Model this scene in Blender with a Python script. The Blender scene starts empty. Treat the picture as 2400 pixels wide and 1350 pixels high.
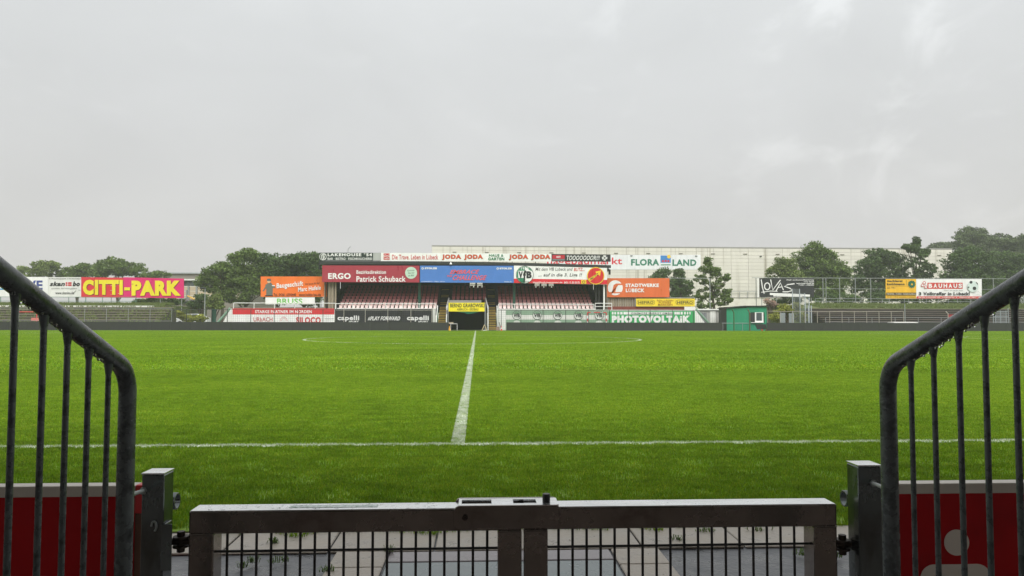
import bpy, bmesh, math, random
import numpy as np
from mathutils import Vector, Matrix
R = math.radians
random.seed(7); rng = np.random.default_rng(7)
scene = bpy.context.scene
col = scene.collection

# ---------------------------------------------------------------- camera, sky, sun, exposure
F = 1733.0                       # focal length in pixels of the 2400 x 1350 photograph
CAM = Vector((0, 0, 0.975))
cam_data = bpy.data.cameras.new('camera'); cam = bpy.data.objects.new('camera', cam_data); col.objects.link(cam)
cam_data.sensor_width = 36; cam_data.lens = 36 * F / 2400; cam_data.clip_start = 0.05; cam_data.clip_end = 3000
CAM_ROT = Matrix.Rotation(R(-2.69), 3, 'Z') @ Matrix.Rotation(R(90 + 2.577), 3, 'X') @ Matrix.Rotation(R(0.085), 3, 'Z')
cam.matrix_world = Matrix.Translation(CAM) @ CAM_ROT.to_4x4()
scene.camera = cam
scene.view_settings.view_transform = 'Standard'; scene.view_settings.look = 'None'
scene.view_settings.exposure = 1.05; scene.view_settings.gamma = 1
scene.cycles.use_denoising = True
scene.cycles.max_bounces = 7; scene.cycles.diffuse_bounces = 3; scene.cycles.glossy_bounces = 3
scene.cycles.transmission_bounces = 6; scene.cycles.transparent_max_bounces = 8; scene.cycles.volume_bounces = 1

SUN_EL = 50
world = bpy.data.worlds.new('World'); scene.world = world; world.use_nodes = True
nt = world.node_tree; nt.nodes.clear()
def N(t, kind, **kw):
    n = t.nodes.new(kind)
    for k, v in kw.items(): setattr(n, k, v)
    return n
def L(t, a, b): t.links.new(a, b)
sky = N(nt, 'ShaderNodeTexSky', sky_type='NISHITA', sun_disc=False, sun_elevation=R(SUN_EL), sun_rotation=R(180))
hs = N(nt, 'ShaderNodeHueSaturation'); hs.inputs['Saturation'].default_value = 0.12; hs.inputs['Value'].default_value = 0.085
L(nt, sky.outputs[0], hs.inputs['Color'])
tc = N(nt, 'ShaderNodeTexCoord'); sx = N(nt, 'ShaderNodeSeparateXYZ'); L(nt, tc.outputs['Generated'], sx.inputs[0])
gr = N(nt, 'ShaderNodeValToRGB'); L(nt, sx.outputs['Z'], gr.inputs[0])
gr.color_ramp.interpolation = 'B_SPLINE'
e = gr.color_ramp.elements
e[0].position = 0.0; e[0].color = (.448, .441, .428, 1)
e[1].position = 1.0; e[1].color = (.68, .70, .715, 1)
for p, c in ((.10, (.447, .442, .434)), (.24, (.475, .482, .487)), (.42, (.518, .534, .541))):
    q = e.new(p); q.color = (*c, 1)
mp = N(nt, 'ShaderNodeMapping'); mp.inputs['Scale'].default_value = (2.2, 2.2, 4.2); mp.inputs['Location'].default_value = (.35, 1.2, .25); L(nt, tc.outputs['Generated'], mp.inputs[0])
nz = N(nt, 'ShaderNodeTexNoise'); nz.inputs['Scale'].default_value = 1.5; nz.inputs['Detail'].default_value = 5; nz.inputs['Roughness'].default_value = .5; nz.inputs['Distortion'].default_value = .5
L(nt, mp.outputs[0], nz.inputs['Vector'])
mr = N(nt, 'ShaderNodeMapRange'); mr.inputs['From Min'].default_value = .3; mr.inputs['From Max'].default_value = .72; mr.inputs['To Min'].default_value = .955; mr.inputs['To Max'].default_value = 1.05
L(nt, nz.outputs[0], mr.inputs['Value'])
# soft bright breaks in the overcast
nz2 = N(nt, 'ShaderNodeTexNoise'); nz2.inputs['Scale'].default_value = 3.6; nz2.inputs['Detail'].default_value = 4; nz2.inputs['Roughness'].default_value = .55; nz2.inputs['Distortion'].default_value = .9
L(nt, mp.outputs[0], nz2.inputs['Vector'])
mr2 = N(nt, 'ShaderNodeMapRange', interpolation_type='SMOOTHSTEP'); mr2.inputs['From Min'].default_value = .58; mr2.inputs['From Max'].default_value = .80; mr2.inputs['To Min'].default_value = 1; mr2.inputs['To Max'].default_value = 1.06
L(nt, nz2.outputs[0], mr2.inputs['Value'])
dirn = N(nt, 'ShaderNodeVectorMath', operation='DOT_PRODUCT'); L(nt, tc.outputs['Generated'], dirn.inputs[0]); dirn.inputs[1].default_value = (.50, .83, .25)
near_ = N(nt, 'ShaderNodeMapRange', interpolation_type='SMOOTHSTEP'); near_.inputs['From Min'].default_value = .86; near_.inputs['From Max'].default_value = .985; L(nt, dirn.outputs['Value'], near_.inputs['Value'])
mp3 = N(nt, 'ShaderNodeMapping'); mp3.inputs['Scale'].default_value = (5, 5, 6); mp3.inputs['Location'].default_value = (2.1, .4, .9); mp3.inputs['Rotation'].default_value = (0, R(25), 0); L(nt, tc.outputs['Generated'], mp3.inputs[0])
nz3 = N(nt, 'ShaderNodeTexNoise'); nz3.inputs['Scale'].default_value = 1.7; nz3.inputs['Detail'].default_value = 6; nz3.inputs['Roughness'].default_value = .58; nz3.inputs['Distortion'].default_value = .6; L(nt, mp3.outputs[0], nz3.inputs['Vector'])
mr3 = N(nt, 'ShaderNodeMapRange', interpolation_type='SMOOTHSTEP'); mr3.inputs['From Min'].default_value = .50; mr3.inputs['From Max'].default_value = .74; L(nt, nz3.outputs[0], mr3.inputs['Value'])
amp = N(nt, 'ShaderNodeMath', operation='MULTIPLY'); L(nt, near_.outputs[0], amp.inputs[0]); L(nt, mr3.outputs[0], amp.inputs[1])
amp2 = N(nt, 'ShaderNodeMath', operation='MULTIPLY_ADD'); L(nt, amp.outputs[0], amp2.inputs[0]); amp2.inputs[1].default_value = .17; amp2.inputs[2].default_value = .985
mm0 = N(nt, 'ShaderNodeMath', operation='MULTIPLY'); L(nt, mr.outputs[0], mm0.inputs[0]); L(nt, mr2.outputs[0], mm0.inputs[1])
mm = N(nt, 'ShaderNodeMath', operation='MULTIPLY'); L(nt, mm0.outputs[0], mm.inputs[0]); L(nt, amp2.outputs[0], mm.inputs[1])
vm = N(nt, 'ShaderNodeVectorMath', operation='SCALE'); L(nt, gr.outputs[0], vm.inputs[0]); L(nt, mm.outputs[0], vm.inputs['Scale'])
mx = N(nt, 'ShaderNodeMix', data_type='RGBA'); mx.inputs[0].default_value = .93; L(nt, hs.outputs[0], mx.inputs[6]); L(nt, vm.outputs[0], mx.inputs[7])
bg = N(nt, 'ShaderNodeBackground'); bg.inputs['Strength'].default_value = 0.715; L(nt, mx.outputs[2], bg.inputs['Color'])
wo = N(nt, 'ShaderNodeOutputWorld'); L(nt, bg.outputs[0], wo.inputs['Surface'])

sd = bpy.data.lights.new('sun', 'SUN'); sd.energy = 1.5; sd.angle = R(40); sd.color = (1, .985, .96)
sun = bpy.data.objects.new('sun', sd); col.objects.link(sun); sun.rotation_euler = (R(90 - SUN_EL), 0, R(8)); sun.location = (0, -20, 40)

# ---------------------------------------------------------------- helpers
def ray(x, y):
    return CAM_ROT @ Vector(((x - 1200) / F, -(y - 675) / F, -1))
def px(x, y, Y):                 # photograph pixel -> point on the upright plane at depth Y
    d = ray(x, y); t = Y / d.y
    return CAM + d * t
def PX(x, Y, y=740): return px(x, y, Y).x
def PZ(y, Y, x=1200): return px(x, y, Y).z
def ground_px(x, y, z=0):
    d = ray(x, y); t = (z - CAM.z) / d.z
    return CAM + d * t

def lin(c):
    return tuple((v / 255 / 12.92) if v / 255 <= .04045 else ((v / 255 + .055) / 1.055) ** 2.4 for v in c)

MATS = {}
def mat(name, c, rough=.6, var=.12, scale=3.0, bump=0, metal=0, spec=.5, stretch=(1, 1, 1), k=1.0, coords='Object', rand=0, translucent=0, coat=0, attr=None, bscale=None, rvar=0, dirt=None, detail=5):
    """procedural material: base colour c (sRGB 0-255) with noise variation, optional stain colour, bump and wetness variation"""
    if name in MATS: return MATS[name]
    m = bpy.data.materials.new(name); m.use_nodes = True; t = m.node_tree; b = t.nodes['Principled BSDF']
    base = tuple(v * k for v in lin(c))
    tcn = N(t, 'ShaderNodeTexCoord'); mpn = N(t, 'ShaderNodeMapping'); mpn.inputs['Scale'].default_value = stretch
    if coords == 'World':
        g = N(t, 'ShaderNodeNewGeometry'); L(t, g.outputs['Position'], mpn.inputs[0])
    else: L(t, tcn.outputs[coords], mpn.inputs[0])
    n = N(t, 'ShaderNodeTexNoise'); n.inputs['Scale'].default_value = scale; n.inputs['Detail'].default_value = detail; n.inputs['Roughness'].default_value = .6
    L(t, mpn.outputs[0], n.inputs['Vector'])
    r = N(t, 'ShaderNodeValToRGB'); L(t, n.outputs[0], r.inputs[0])
    r.color_ramp.elements[0].position = .28; r.color_ramp.elements[1].position = .72
    lo = tuple(v * (1 - var) for v in base) if dirt is None else lin(dirt)
    r.color_ramp.elements[0].color = (*lo, 1)
    r.color_ramp.elements[1].color = (*[min(1, v * (1 + var)) for v in base], 1)
    if dirt is not None:
        q = r.color_ramp.elements.new(.46); q.color = (*base, 1)
    out = r.outputs[0]
    if attr:
        at_ = N(t, 'ShaderNodeAttribute', attribute_name=attr); v_ = N(t, 'ShaderNodeVectorMath', operation='SCALE'); L(t, out, v_.inputs[0]); L(t, at_.outputs['Fac'], v_.inputs['Scale']); out = v_.outputs[0]
    if rand:
        oi = N(t, 'ShaderNodeObjectInfo'); mr_ = N(t, 'ShaderNodeMapRange'); mr_.inputs['To Min'].default_value = 1 - rand; mr_.inputs['To Max'].default_value = 1 + rand
        L(t, oi.outputs['Random'], mr_.inputs['Value'])
        v_ = N(t, 'ShaderNodeVectorMath', operation='SCALE'); L(t, out, v_.inputs[0]); L(t, mr_.outputs[0], v_.inputs['Scale']); out = v_.outputs[0]
    L(t, out, b.inputs['Base Color'])
    b.inputs['Roughness'].default_value = rough; b.inputs['Metallic'].default_value = metal
    b.inputs['Specular IOR Level'].default_value = spec
    if rvar:
        rr = N(t, 'ShaderNodeMapRange'); rr.inputs['From Min'].default_value = .35; rr.inputs['From Max'].default_value = .65
        rr.inputs['To Min'].default_value = max(.03, rough - rvar); rr.inputs['To Max'].default_value = min(1, rough + rvar); L(t, n.outputs[0], rr.inputs['Value']); L(t, rr.outputs[0], b.inputs['Roughness'])
    if coat:
        b.inputs['Coat Weight'].default_value = coat; b.inputs['Coat Roughness'].default_value = .08; b.inputs['Coat IOR'].default_value = 1.33
    if bump:
        n2 = N(t, 'ShaderNodeTexNoise'); n2.inputs['Scale'].default_value = bscale or scale * 6; n2.inputs['Detail'].default_value = 4; L(t, mpn.outputs[0], n2.inputs['Vector'])
        bu = N(t, 'ShaderNodeBump'); bu.inputs['Strength'].default_value = bump; bu.inputs['Distance'].default_value = .02; L(t, n2.outputs[0], bu.inputs['Height']); L(t, bu.outputs[0], b.inputs['Normal'])
    if translucent:
        tr = N(t, 'ShaderNodeBsdfTranslucent'); L(t, out, tr.inputs['Color'])
        ms = N(t, 'ShaderNodeMixShader'); ms.inputs[0].default_value = translucent; L(t, b.outputs[0], ms.inputs[1]); L(t, tr.outputs[0], ms.inputs[2])
        L(t, ms.outputs[0], t.nodes['Material Output'].inputs['Surface'])
    MATS[name] = m
    return m
def print_mat(c):                # printed vinyl / sign paint
    return mat('print_%d_%d_%d' % c, c, rough=.38, var=.09, scale=1.1, k=.92, coords='World', stretch=(1.4, 1, .3), bump=.12, bscale=1.6, rvar=.12)

WL = {}
def uname(name): return name
def finish(o, parent, wl):
    col.objects.link(o)
    WL[o.name] = Vector(wl)
    if parent is not None:
        o.parent = parent; o.location = Vector(wl) - WL[parent.name]
    else: o.location = wl
    return o
def tag(o, label=None, cat=None, group=None, kind=None):
    if label: o['label'] = label
    if cat: o['category'] = cat
    if group: o['group'] = group
    if kind: o['kind'] = kind
    return o
def thing(name, label, cat, loc, group=None):
    o = bpy.data.objects.new(name, None); o.empty_display_size = .2
    finish(o, None, loc); tag(o, label, cat, group)
    return o
def piece(mesh, name, parent, loc, scale=None, rotz=0):
    o = bpy.data.objects.new(name, mesh); finish(o, parent, loc)
    if scale: o.scale = scale
    if rotz: o.rotation_euler.z = rotz
    return o

class MB:
    def __init__(s): s.v = []; s.f = []; s.smooth = []
    def add(s, vs, fs, sm=False):
        n = len(s.v); s.v += [tuple(v) for v in vs]; s.f += [tuple(i + n for i in f) for f in fs]; s.smooth += [sm] * len(fs); return s
    def box(s, x0, x1, y0, y1, z0, z1):
        x0, x1 = sorted((x0, x1)); y0, y1 = sorted((y0, y1)); z0, z1 = sorted((z0, z1))
        return s.add([(x0, y0, z0), (x1, y0, z0), (x1, y1, z0), (x0, y1, z0), (x0, y0, z1), (x1, y0, z1), (x1, y1, z1), (x0, y1, z1)],
                     [(0, 3, 2, 1), (4, 5, 6, 7), (0, 1, 5, 4), (1, 2, 6, 5), (2, 3, 7, 6), (3, 0, 4, 7)])
    def tube(s, pts, r, n=8, cap=True):
        pts = [Vector(p) for p in pts]; rs = r if isinstance(r, (list, tuple)) else [r] * len(pts)
        rings = []; up = None
        for i, p in enumerate(pts):
            d = (pts[min(i + 1, len(pts) - 1)] - pts[max(i - 1, 0)]).normalized()
            if up is None:
                up = Vector((0, 0, 1)) if abs(d.z) < .9 else Vector((1, 0, 0))
            a = d.cross(up).normalized(); b = a.cross(d).normalized(); up = b
            rings.append([p + (a * math.cos(2 * math.pi * k / n) + b * math.sin(2 * math.pi * k / n)) * rs[i] for k in range(n)])
        vs = [v for q in rings for v in q]; fs = []
        for i in range(len(pts) - 1):
            for k in range(n):
                fs.append((i * n + k, i * n + (k + 1) % n, (i + 1) * n + (k + 1) % n, (i + 1) * n + k))
        s.add(vs, fs, True)
        if cap:
            s.add(rings[0], [tuple(range(n - 1, -1, -1))][:1]); s.add(rings[-1], [tuple(range(n))])
        return s
    def prism(s, poly, y0, y1):   # polygon in (x, z), extruded along y
        n = len(poly)
        vs = [(x, y0, z) for x, z in poly] + [(x, y1, z) for x, z in poly]
        fs = [tuple(range(n)), tuple(range(2 * n - 1, n - 1, -1))] + [(i, i + n, (i + 1) % n + n, (i + 1) % n) for i in range(n)]
        return s.add(vs, fs)
    def prism_x(s, poly, x0, x1):  # polygon in (y, z), extruded along x
        n = len(poly)
        vs = [(x0, y, z) for y, z in poly] + [(x1, y, z) for y, z in poly]
        fs = [tuple(range(n)), tuple(range(2 * n - 1, n - 1, -1))] + [(i, i + n, (i + 1) % n + n, (i + 1) % n) for i in range(n)]
        return s.add(vs, fs)
    def prism_z(s, poly, z0, z1):  # polygon in (x, y), extruded along z
        n = len(poly)
        vs = [(x, y, z0) for x, y in poly] + [(x, y, z1) for x, y in poly]
        fs = [tuple(range(n - 1, -1, -1)), tuple(range(n, 2 * n))] + [(i, (i + 1) % n, (i + 1) % n + n, i + n) for i in range(n)]
        return s.add(vs, fs)
    def sphere(s, c, rx, ry, rz, nu=10, nv=6):
        vs = [(c[0], c[1], c[2] - rz)]
        for j in range(1, nv):
            ph = -math.pi / 2 + math.pi * j / nv
            for i in range(nu):
                th = 2 * math.pi * i / nu
                vs.append((c[0] + rx * math.cos(ph) * math.cos(th), c[1] + ry * math.cos(ph) * math.sin(th), c[2] + rz * math.sin(ph)))
        vs.append((c[0], c[1], c[2] + rz)); fs = []
        for i in range(nu): fs.append((0, 1 + (i + 1) % nu, 1 + i)); fs.append((len(vs) - 1, 1 + (nv - 2) * nu + i, 1 + (nv - 2) * nu + (i + 1) % nu))
        for j in range(nv - 2):
            for i in range(nu):
                a = 1 + j * nu; fs.append((a + i, a + (i + 1) % nu, a + nu + (i + 1) % nu, a + nu + i))
        return s.add(vs, fs, True)
    def mesh(s, name, m, origin=None, fix=True):
        me = bpy.data.meshes.new(name)
        v = np.array(s.v, float)
        if origin is not None: v = v - np.array(origin)
        me.from_pydata(v.tolist(), [], s.f)
        me.polygons.foreach_set('use_smooth', s.smooth)
        if fix:
            bm = bmesh.new(); bm.from_mesh(me); bmesh.ops.recalc_face_normals(bm, faces=bm.faces); bm.to_mesh(me); bm.free()
        if m: me.materials.append(m)
        me.update()
        return me
    def build(s, name, m, parent=None, bevel=0, fix=True, kind=None, seg=2):
        v = np.array(s.v, float); lo = v.min(0); hi = v.max(0)
        o_ = ((lo[0] + hi[0]) / 2, (lo[1] + hi[1]) / 2, lo[2])
        o = bpy.data.objects.new(name, s.mesh(name, m, o_, fix)); finish(o, parent, o_)
        if bevel:
            b = o.modifiers.new('bevel', 'BEVEL'); b.width = bevel; b.segments = seg; b.limit_method = 'ANGLE'; b.angle_limit = R(40)
        if kind: o['kind'] = kind
        return o

GLYPH = {}
def glyph(ch, bold, shear):
    """one letter: (vertices, faces, advance)"""
    key = (ch, round(bold, 4), shear)
    if key in GLYPH: return GLYPH[key]
    def outline(body, off):
        c = bpy.data.curves.new('lettering', 'FONT'); c.body = body; c.offset = off; c.shear = shear; c.resolution_u = 3
        o = bpy.data.objects.new('lettering', c); me = bpy.data.meshes.new_from_object(o)
        v = np.empty(len(me.vertices) * 3); me.vertices.foreach_get('co', v); f = [tuple(p.vertices) for p in me.polygons]
        bpy.data.objects.remove(o); bpy.data.curves.remove(c); bpy.data.meshes.remove(me)
        return v.reshape(-1, 3)[:, :2], f
    off = bold * (.3 if ch in 'ÄÖÜäöü&@#°%' else 1)
    bar = outline('|', 0)[0][:, 0].max(); adv = outline(ch + '|', 0)[0][:, 0].max() - bar
    v, f = outline(ch, off) if ch != ' ' else (np.zeros((0, 2)), [])
    GLYPH[key] = (v, f, adv)
    return GLYPH[key]
def text_verts(body, bold=0, shear=0, space=1.0):
    V = []; F_ = []; D = []; x = 0; n = 0
    for i, ch in enumerate(body):
        v, f, adv = glyph(ch, bold, shear)
        if len(v):
            V.append(v + np.array([x, 0])); F_ += [tuple(k + n for k in q) for q in f]; D.append(np.full(len(v), .0015 * (i % 2))); n += len(v)
        x += adv * space + bold * 1.2
    return np.concatenate(V), F_, np.concatenate(D)

class Panel:
    """a flat sign face given by its rectangle in the photograph and its real depth; contents are placed on it in the same measure"""
    def __init__(s, rect, Y):
        if len(rect) == 4: x0, y0, x1, y1 = rect; y0r, y1r = y0, y1
        else: x0, y0, x1, y1, y0r, y1r = rect
        s.x0, s.x1 = x0, x1; s.yl = (y0, y1); s.yr = (y0r, y1r); s.Y = Y
        s.tl, s.bl, s.tr, s.br = px(x0, y0, Y), px(x0, y1, Y), px(x1, y0r, Y), px(x1, y1r, Y)
    def at(s, x, y):
        p = px(x, y, s.Y)
        return p.x, p.z

def sign(name, label, cat, rect, Y, c, contents, thick=.05, posts=(), post_base=0, group=None, m=None, board='panel', frame=None, top_open=False):
    P = Panel(rect, Y)
    root = thing(name, label, cat, ((P.bl.x + P.br.x) / 2, Y, min(P.bl.z, P.br.z)), group)
    MB().prism([(P.bl.x, P.bl.z), (P.br.x, P.br.z), (P.tr.x, P.tr.z), (P.tl.x, P.tl.z)], Y, Y + thick).build(board, m or print_mat(c), root)
    if frame:
        f = .05
        MB().tube([(P.tl.x, Y + .03, P.tl.z + .02), (P.tr.x, Y + .03, P.tr.z + .02)], .03, 6).tube([(P.bl.x, Y + .03, P.bl.z - .02), (P.br.x, Y + .03, P.br.z - .02)], .03, 6).build('frame', print_mat(frame), root)
    for q in posts:
        X = PX(q, Y + .15); MB().tube([(X, Y + .15, post_base), (X, Y + .15, max(P.tl.z, P.tr.z) - .1)], .05, 8).build('post', M_GALV, root)
    for i, it in enumerate(contents):
        yy = Y - .012 - .004 * i
        k = it[0]
        if k == 't':
            _, body, x0, y0, x1, y1, cc = it[:7]; o = it[7] if len(it) > 7 else {}
            v, fcs, dep = text_verts(body, o.get('bold', 0) + .008, o.get('shear', 0), o.get('space', 1))
            lo, hi = v.min(0), v.max(0); w, h = hi[0] - lo[0], hi[1] - lo[1]
            U = (v[:, 0] - lo[0]) / w; V = (v[:, 1] - lo[1]) / h
            ppx = x0 + U * (x1 - x0); ppy = y1 + V * (y0 - y1) - o.get('rise', 0) * U
            pts = np.array([P.at(a, b) for a, b in zip(ppx, ppy)])
            mb = MB(); mb.add(np.column_stack([pts[:, 0], yy - dep, pts[:, 1]]), fcs); mb.build('lettering', print_mat(cc), root, fix=False)
        elif k == 'r':
            _, x0, y0, x1, y1, cc = it[:6]; nm = it[6] if len(it) > 6 else 'colour_field'
            a, b, d, f_ = P.at(x0, y0), P.at(x1, y0), P.at(x1, y1), P.at(x0, y1)
            MB().add([(q[0], yy, q[1]) for q in (a, f_, d, b)], [(0, 1, 2, 3)]).build(nm, print_mat(cc), root, fix=False)
        elif k == 'c':
            _, cx, cy, r, cc = it[:5]; o = it[5] if len(it) > 5 else {}
            a0, a1 = o.get('a', (0, 360)); r0 = o.get('r0', 0); nseg = 28
            ang = [R(a0 + (a1 - a0) * j / nseg) for j in range(nseg + 1)]
            outer = [P.at(cx + r * math.cos(t), cy - r * math.sin(t)) for t in ang]
            mb = MB()
            if r0:
                inner = [P.at(cx + r0 * math.cos(t), cy - r0 * math.sin(t)) for t in ang]
                mb.add([(q[0], yy, q[1]) for q in outer] + [(q[0], yy, q[1]) for q in inner], [(j, j + 1, j + 2 + nseg, j + 1 + nseg) for j in range(nseg)])
            else:
                if a1 - a0 >= 360: outer = outer[:-1]
                mb.add([(q[0], yy, q[1]) for q in outer], [tuple(range(len(outer)))])
            mb.build(o.get('name', 'emblem'), print_mat(cc), root, fix=False)
        elif k == 'p':
            pts = [P.at(*q) for q in it[1]]
            ar = sum(pts[j][0] * pts[(j + 1) % len(pts)][1] - pts[(j + 1) % len(pts)][0] * pts[j][1] for j in range(len(pts)))
            if ar < 0: pts = pts[::-1]
            MB().add([(q[0], yy, q[1]) for q in pts], [tuple(range(len(pts)))]).build(it[3] if len(it) > 3 else 'emblem', print_mat(it[2]), root, fix=False)
        elif k == 's':               # brush stroke: polyline with width
            _, pl, w, cc = it[:4]; mb = MB(); pts = [Vector(q) for q in pl]
            vs = []
            for j, q in enumerate(pts):
                d = (pts[min(j + 1, len(pts) - 1)] - pts[max(j - 1, 0)]); d.normalize(); nrm = Vector((-d.y, d.x)) * w / 2
                for e_ in (q + nrm, q - nrm):
                    a = P.at(e_.x, e_.y); vs.append((a[0], yy, a[1]))
            mb.add(vs, [(2 * j, 2 * j + 1, 2 * j + 3, 2 * j + 2) for j in range(len(pts) - 1)]).build(it[4] if len(it) > 4 else 'lettering', print_mat(cc), root, fix=False)
    return root

def arc(cx, cy, r, a0, a1, n=14, ry=None):
    return [(cx + r * math.cos(R(a0 + (a1 - a0) * i / n)), cy - (ry or r) * math.sin(R(a0 + (a1 - a0) * i / n))) for i in range(n + 1)]

# ---------------------------------------------------------------- common materials
M_GALV = mat('galvanised_steel', (150, 154, 152), .5, .15, 6, metal=.3)
M_DARK = mat('dark_stand_steel', (38, 42, 40), .6, .2, 4)
M_GREENSTEEL = mat('dark_green_paint', (22, 74, 58), .5, .15, 3)
M_GREEN = mat('green_paint', (42, 122, 70), .5, .12, 3)
M_WHITE = mat('white_paint', (232, 232, 226), .5, .06, 2)
M_CONC = mat('weathered_concrete', (128, 120, 108), .8, .25, 1.2, bump=.3, dirt=(84, 80, 70))
M_CONC2 = mat('dark_wet_concrete', (98, 90, 82), .7, .25, 1.2, bump=.3, dirt=(62, 58, 52))
M_PLANK = mat('grey_timber', (150, 138, 118), .8, .2, 2, stretch=(6, 6, 1), rand=.18, dirt=(96, 88, 76))

# ================================================================ SETTING: ground, pitch, paving
def sheet(name, x0, x1, y0, y1, z, m, kind='structure'):
    return MB().add([(x0, y0, z), (x1, y0, z), (x1, y1, z), (x0, y1, z)], [(0, 1, 2, 3)]).build(name, m, None, fix=False, kind=kind)

X0 = -0.15; YN, YF = 5.9, 73.9; YC = (YN + YF) / 2; HALF = 49.0
def grass_material(name, blade):
    m = bpy.data.materials.new(name); m.use_nodes = True; t = m.node_tree; b = t.nodes['Principled BSDF']
    g = N(t, 'ShaderNodeNewGeometry'); pos = g.outputs['Position']
    def noise(scale, sc, detail=4, rough=.6):
        mp_ = N(t, 'ShaderNodeMapping'); mp_.inputs['Scale'].default_value = sc; L(t, pos, mp_.inputs[0])
        n = N(t, 'ShaderNodeTexNoise'); n.inputs['Scale'].default_value = scale; n.inputs['Detail'].default_value = detail; n.inputs['Roughness'].default_value = rough
        L(t, mp_.outputs[0], n.inputs['Vector']); return n.outputs[0]
    def math_(op, a, b_=None, c_=None):
        n = N(t, 'ShaderNodeMath', operation=op)
        for i, q in enumerate((a, b_, c_)):
            if q is None: continue
            if isinstance(q, (int, float)): n.inputs[i].default_value = q
            else: L(t, q, n.inputs[i])
        return n.outputs[0]
    big = noise(.35, (.55, 1, 0), 4); mid = noise(5.5, (.6, 1.3, 0), 6, .7); fine = noise(26, (1, 1, .4), 3)
    mixv = math_('ADD', math_('MULTIPLY', big, .30), math_('ADD', math_('MULTIPLY', mid, .48), math_('MULTIPLY', fine, .22)))
    r = N(t, 'ShaderNodeValToRGB'); L(t, mixv, r.inputs[0]); el = r.color_ramp.elements
    el[0].position = .38; el[0].color = (*GR[0], 1); el[1].position = .63; el[1].color = (*GR[2], 1)
    q = el.new(.5); q.color = (*GR[1], 1)
    colr = r.outputs[0]
    if blade:
        at = N(t, 'ShaderNodeAttribute', attribute_name='tint')
        hv = N(t, 'ShaderNodeVectorMath', operation='MULTIPLY'); L(t, colr, hv.inputs[0]); L(t, at.outputs['Vector'], hv.inputs[1]); colr = hv.outputs[0]
    # painted lines: the paint sits on the grass itself
    s = N(t, 'ShaderNodeSeparateXYZ'); L(t, pos, s.inputs[0]); x, y = s.outputs[0], s.outputs[1]
    wob = math_('MULTIPLY', math_('SUBTRACT', noise(14, (1, 1, 0), 2), .5), .03)
    def band(v, c, w): return math_('LESS_THAN', math_('ABSOLUTE', math_('ADD', math_('SUBTRACT', v, c), wob)), w)
    def rng_(v, a, b_): return math_('MULTIPLY', math_('GREATER_THAN', v, a), math_('LESS_THAN', v, b_))
    inpitch_y = rng_(y, YN - .05, YF + .05); inx = rng_(x, X0 - HALF, X0 + HALF)
    m1 = math_('MULTIPLY', band(y, YN, .038), inx); m2 = math_('MULTIPLY', band(y, YF, .09), inx)
    m3 = math_('MULTIPLY', band(x, X0, .056), inpitch_y)
    rad = math_('SQRT', math_('ADD', math_('POWER', math_('SUBTRACT', x, X0), 2), math_('POWER', math_('SUBTRACT', y, YC), 2)))
    m4 = band(rad, 8.82, .08)
    ax = math_('SUBTRACT', math_('ABSOLUTE', math_('SUBTRACT', x, X0)), HALF - 11)
    rad2 = math_('SQRT', math_('ADD', math_('POWER', ax, 2), math_('POWER', math_('SUBTRACT', y, YC), 2)))
    m5 = math_('MULTIPLY', band(rad2, 9.15, .075), math_('LESS_THAN', ax, -5.5))
    dy = math_('ABSOLUTE', math_('SUBTRACT', y, YC))
    m6 = math_('MULTIPLY', band(ax, -5.5, .06), math_('LESS_THAN', dy, 20.16))
    m7 = math_('MULTIPLY', band(dy, 20.16, .07), rng_(ax, -5.5, 11))
    mk = m1
    for k in (m2, m3, m4, m5, m6, m7): mk = math_('MAXIMUM', mk, k)
    wear = N(t, 'ShaderNodeMapRange'); wear.inputs['From Min'].default_value = .30; wear.inputs['From Max'].default_value = .55; wear.inputs['To Min'].default_value = .15; wear.inputs['To Max'].default_value = .74
    L(t, noise(9, (1, 1, 0), 3), wear.inputs['Value'])
    mk = math_('MULTIPLY', mk, wear.outputs[0])
    mxn = N(t, 'ShaderNodeMix', data_type='RGBA'); L(t, mk, mxn.inputs[0]); L(t, colr, mxn.inputs[6]); mxn.inputs[7].default_value = (.74, .76, .70, 1)
    L(t, mxn.outputs[2], b.inputs['Base Color']); b.inputs['Roughness'].default_value = .5; b.inputs['Specular IOR Level'].default_value = .25
    if blade:
        tr = N(t, 'ShaderNodeBsdfTranslucent'); L(t, mxn.outputs[2], tr.inputs['Color'])
        ms = N(t, 'ShaderNodeMixShader'); ms.inputs[0].default_value = .35; L(t, b.outputs[0], ms.inputs[1]); L(t, tr.outputs[0], ms.inputs[2])
        L(t, ms.outputs[0], t.nodes['Material Output'].inputs['Surface'])
    return m
GR = [(.124, .232, .010), (.202, .350, .015), (.305, .446, .028)]
M_TURF = grass_material('turf', False); M_BLADE = grass_material('grass_blades', True)

M_GROUND = mat('open_ground', (112, 116, 92), .9, .25, .25, coords='World', dirt=(86, 96, 60))
sheet('ground', -480, 480, -40, 480, -0.45, M_GROUND)
M_TRACK = mat('asphalt_track', (92, 90, 86), .7, .2, 1.5, coords='World')
MB().box(-95, 95, 75.4, 79.6, -.44, -.012).build('path', M_TRACK, kind='structure')
MB().box(-95, 95, 79.61, 240, -.44, -.03).build('terrain', mat('rough_grass_ground', (96, 112, 62), .9, .3, .5, coords='World', dirt=(110, 104, 86)), kind='structure')
YG = 3.55                       # near edge of the turf
MB().box(-80, 80, YG, 75.39, -.44, -.002).build('pitch', M_TURF, kind='structure')

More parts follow.
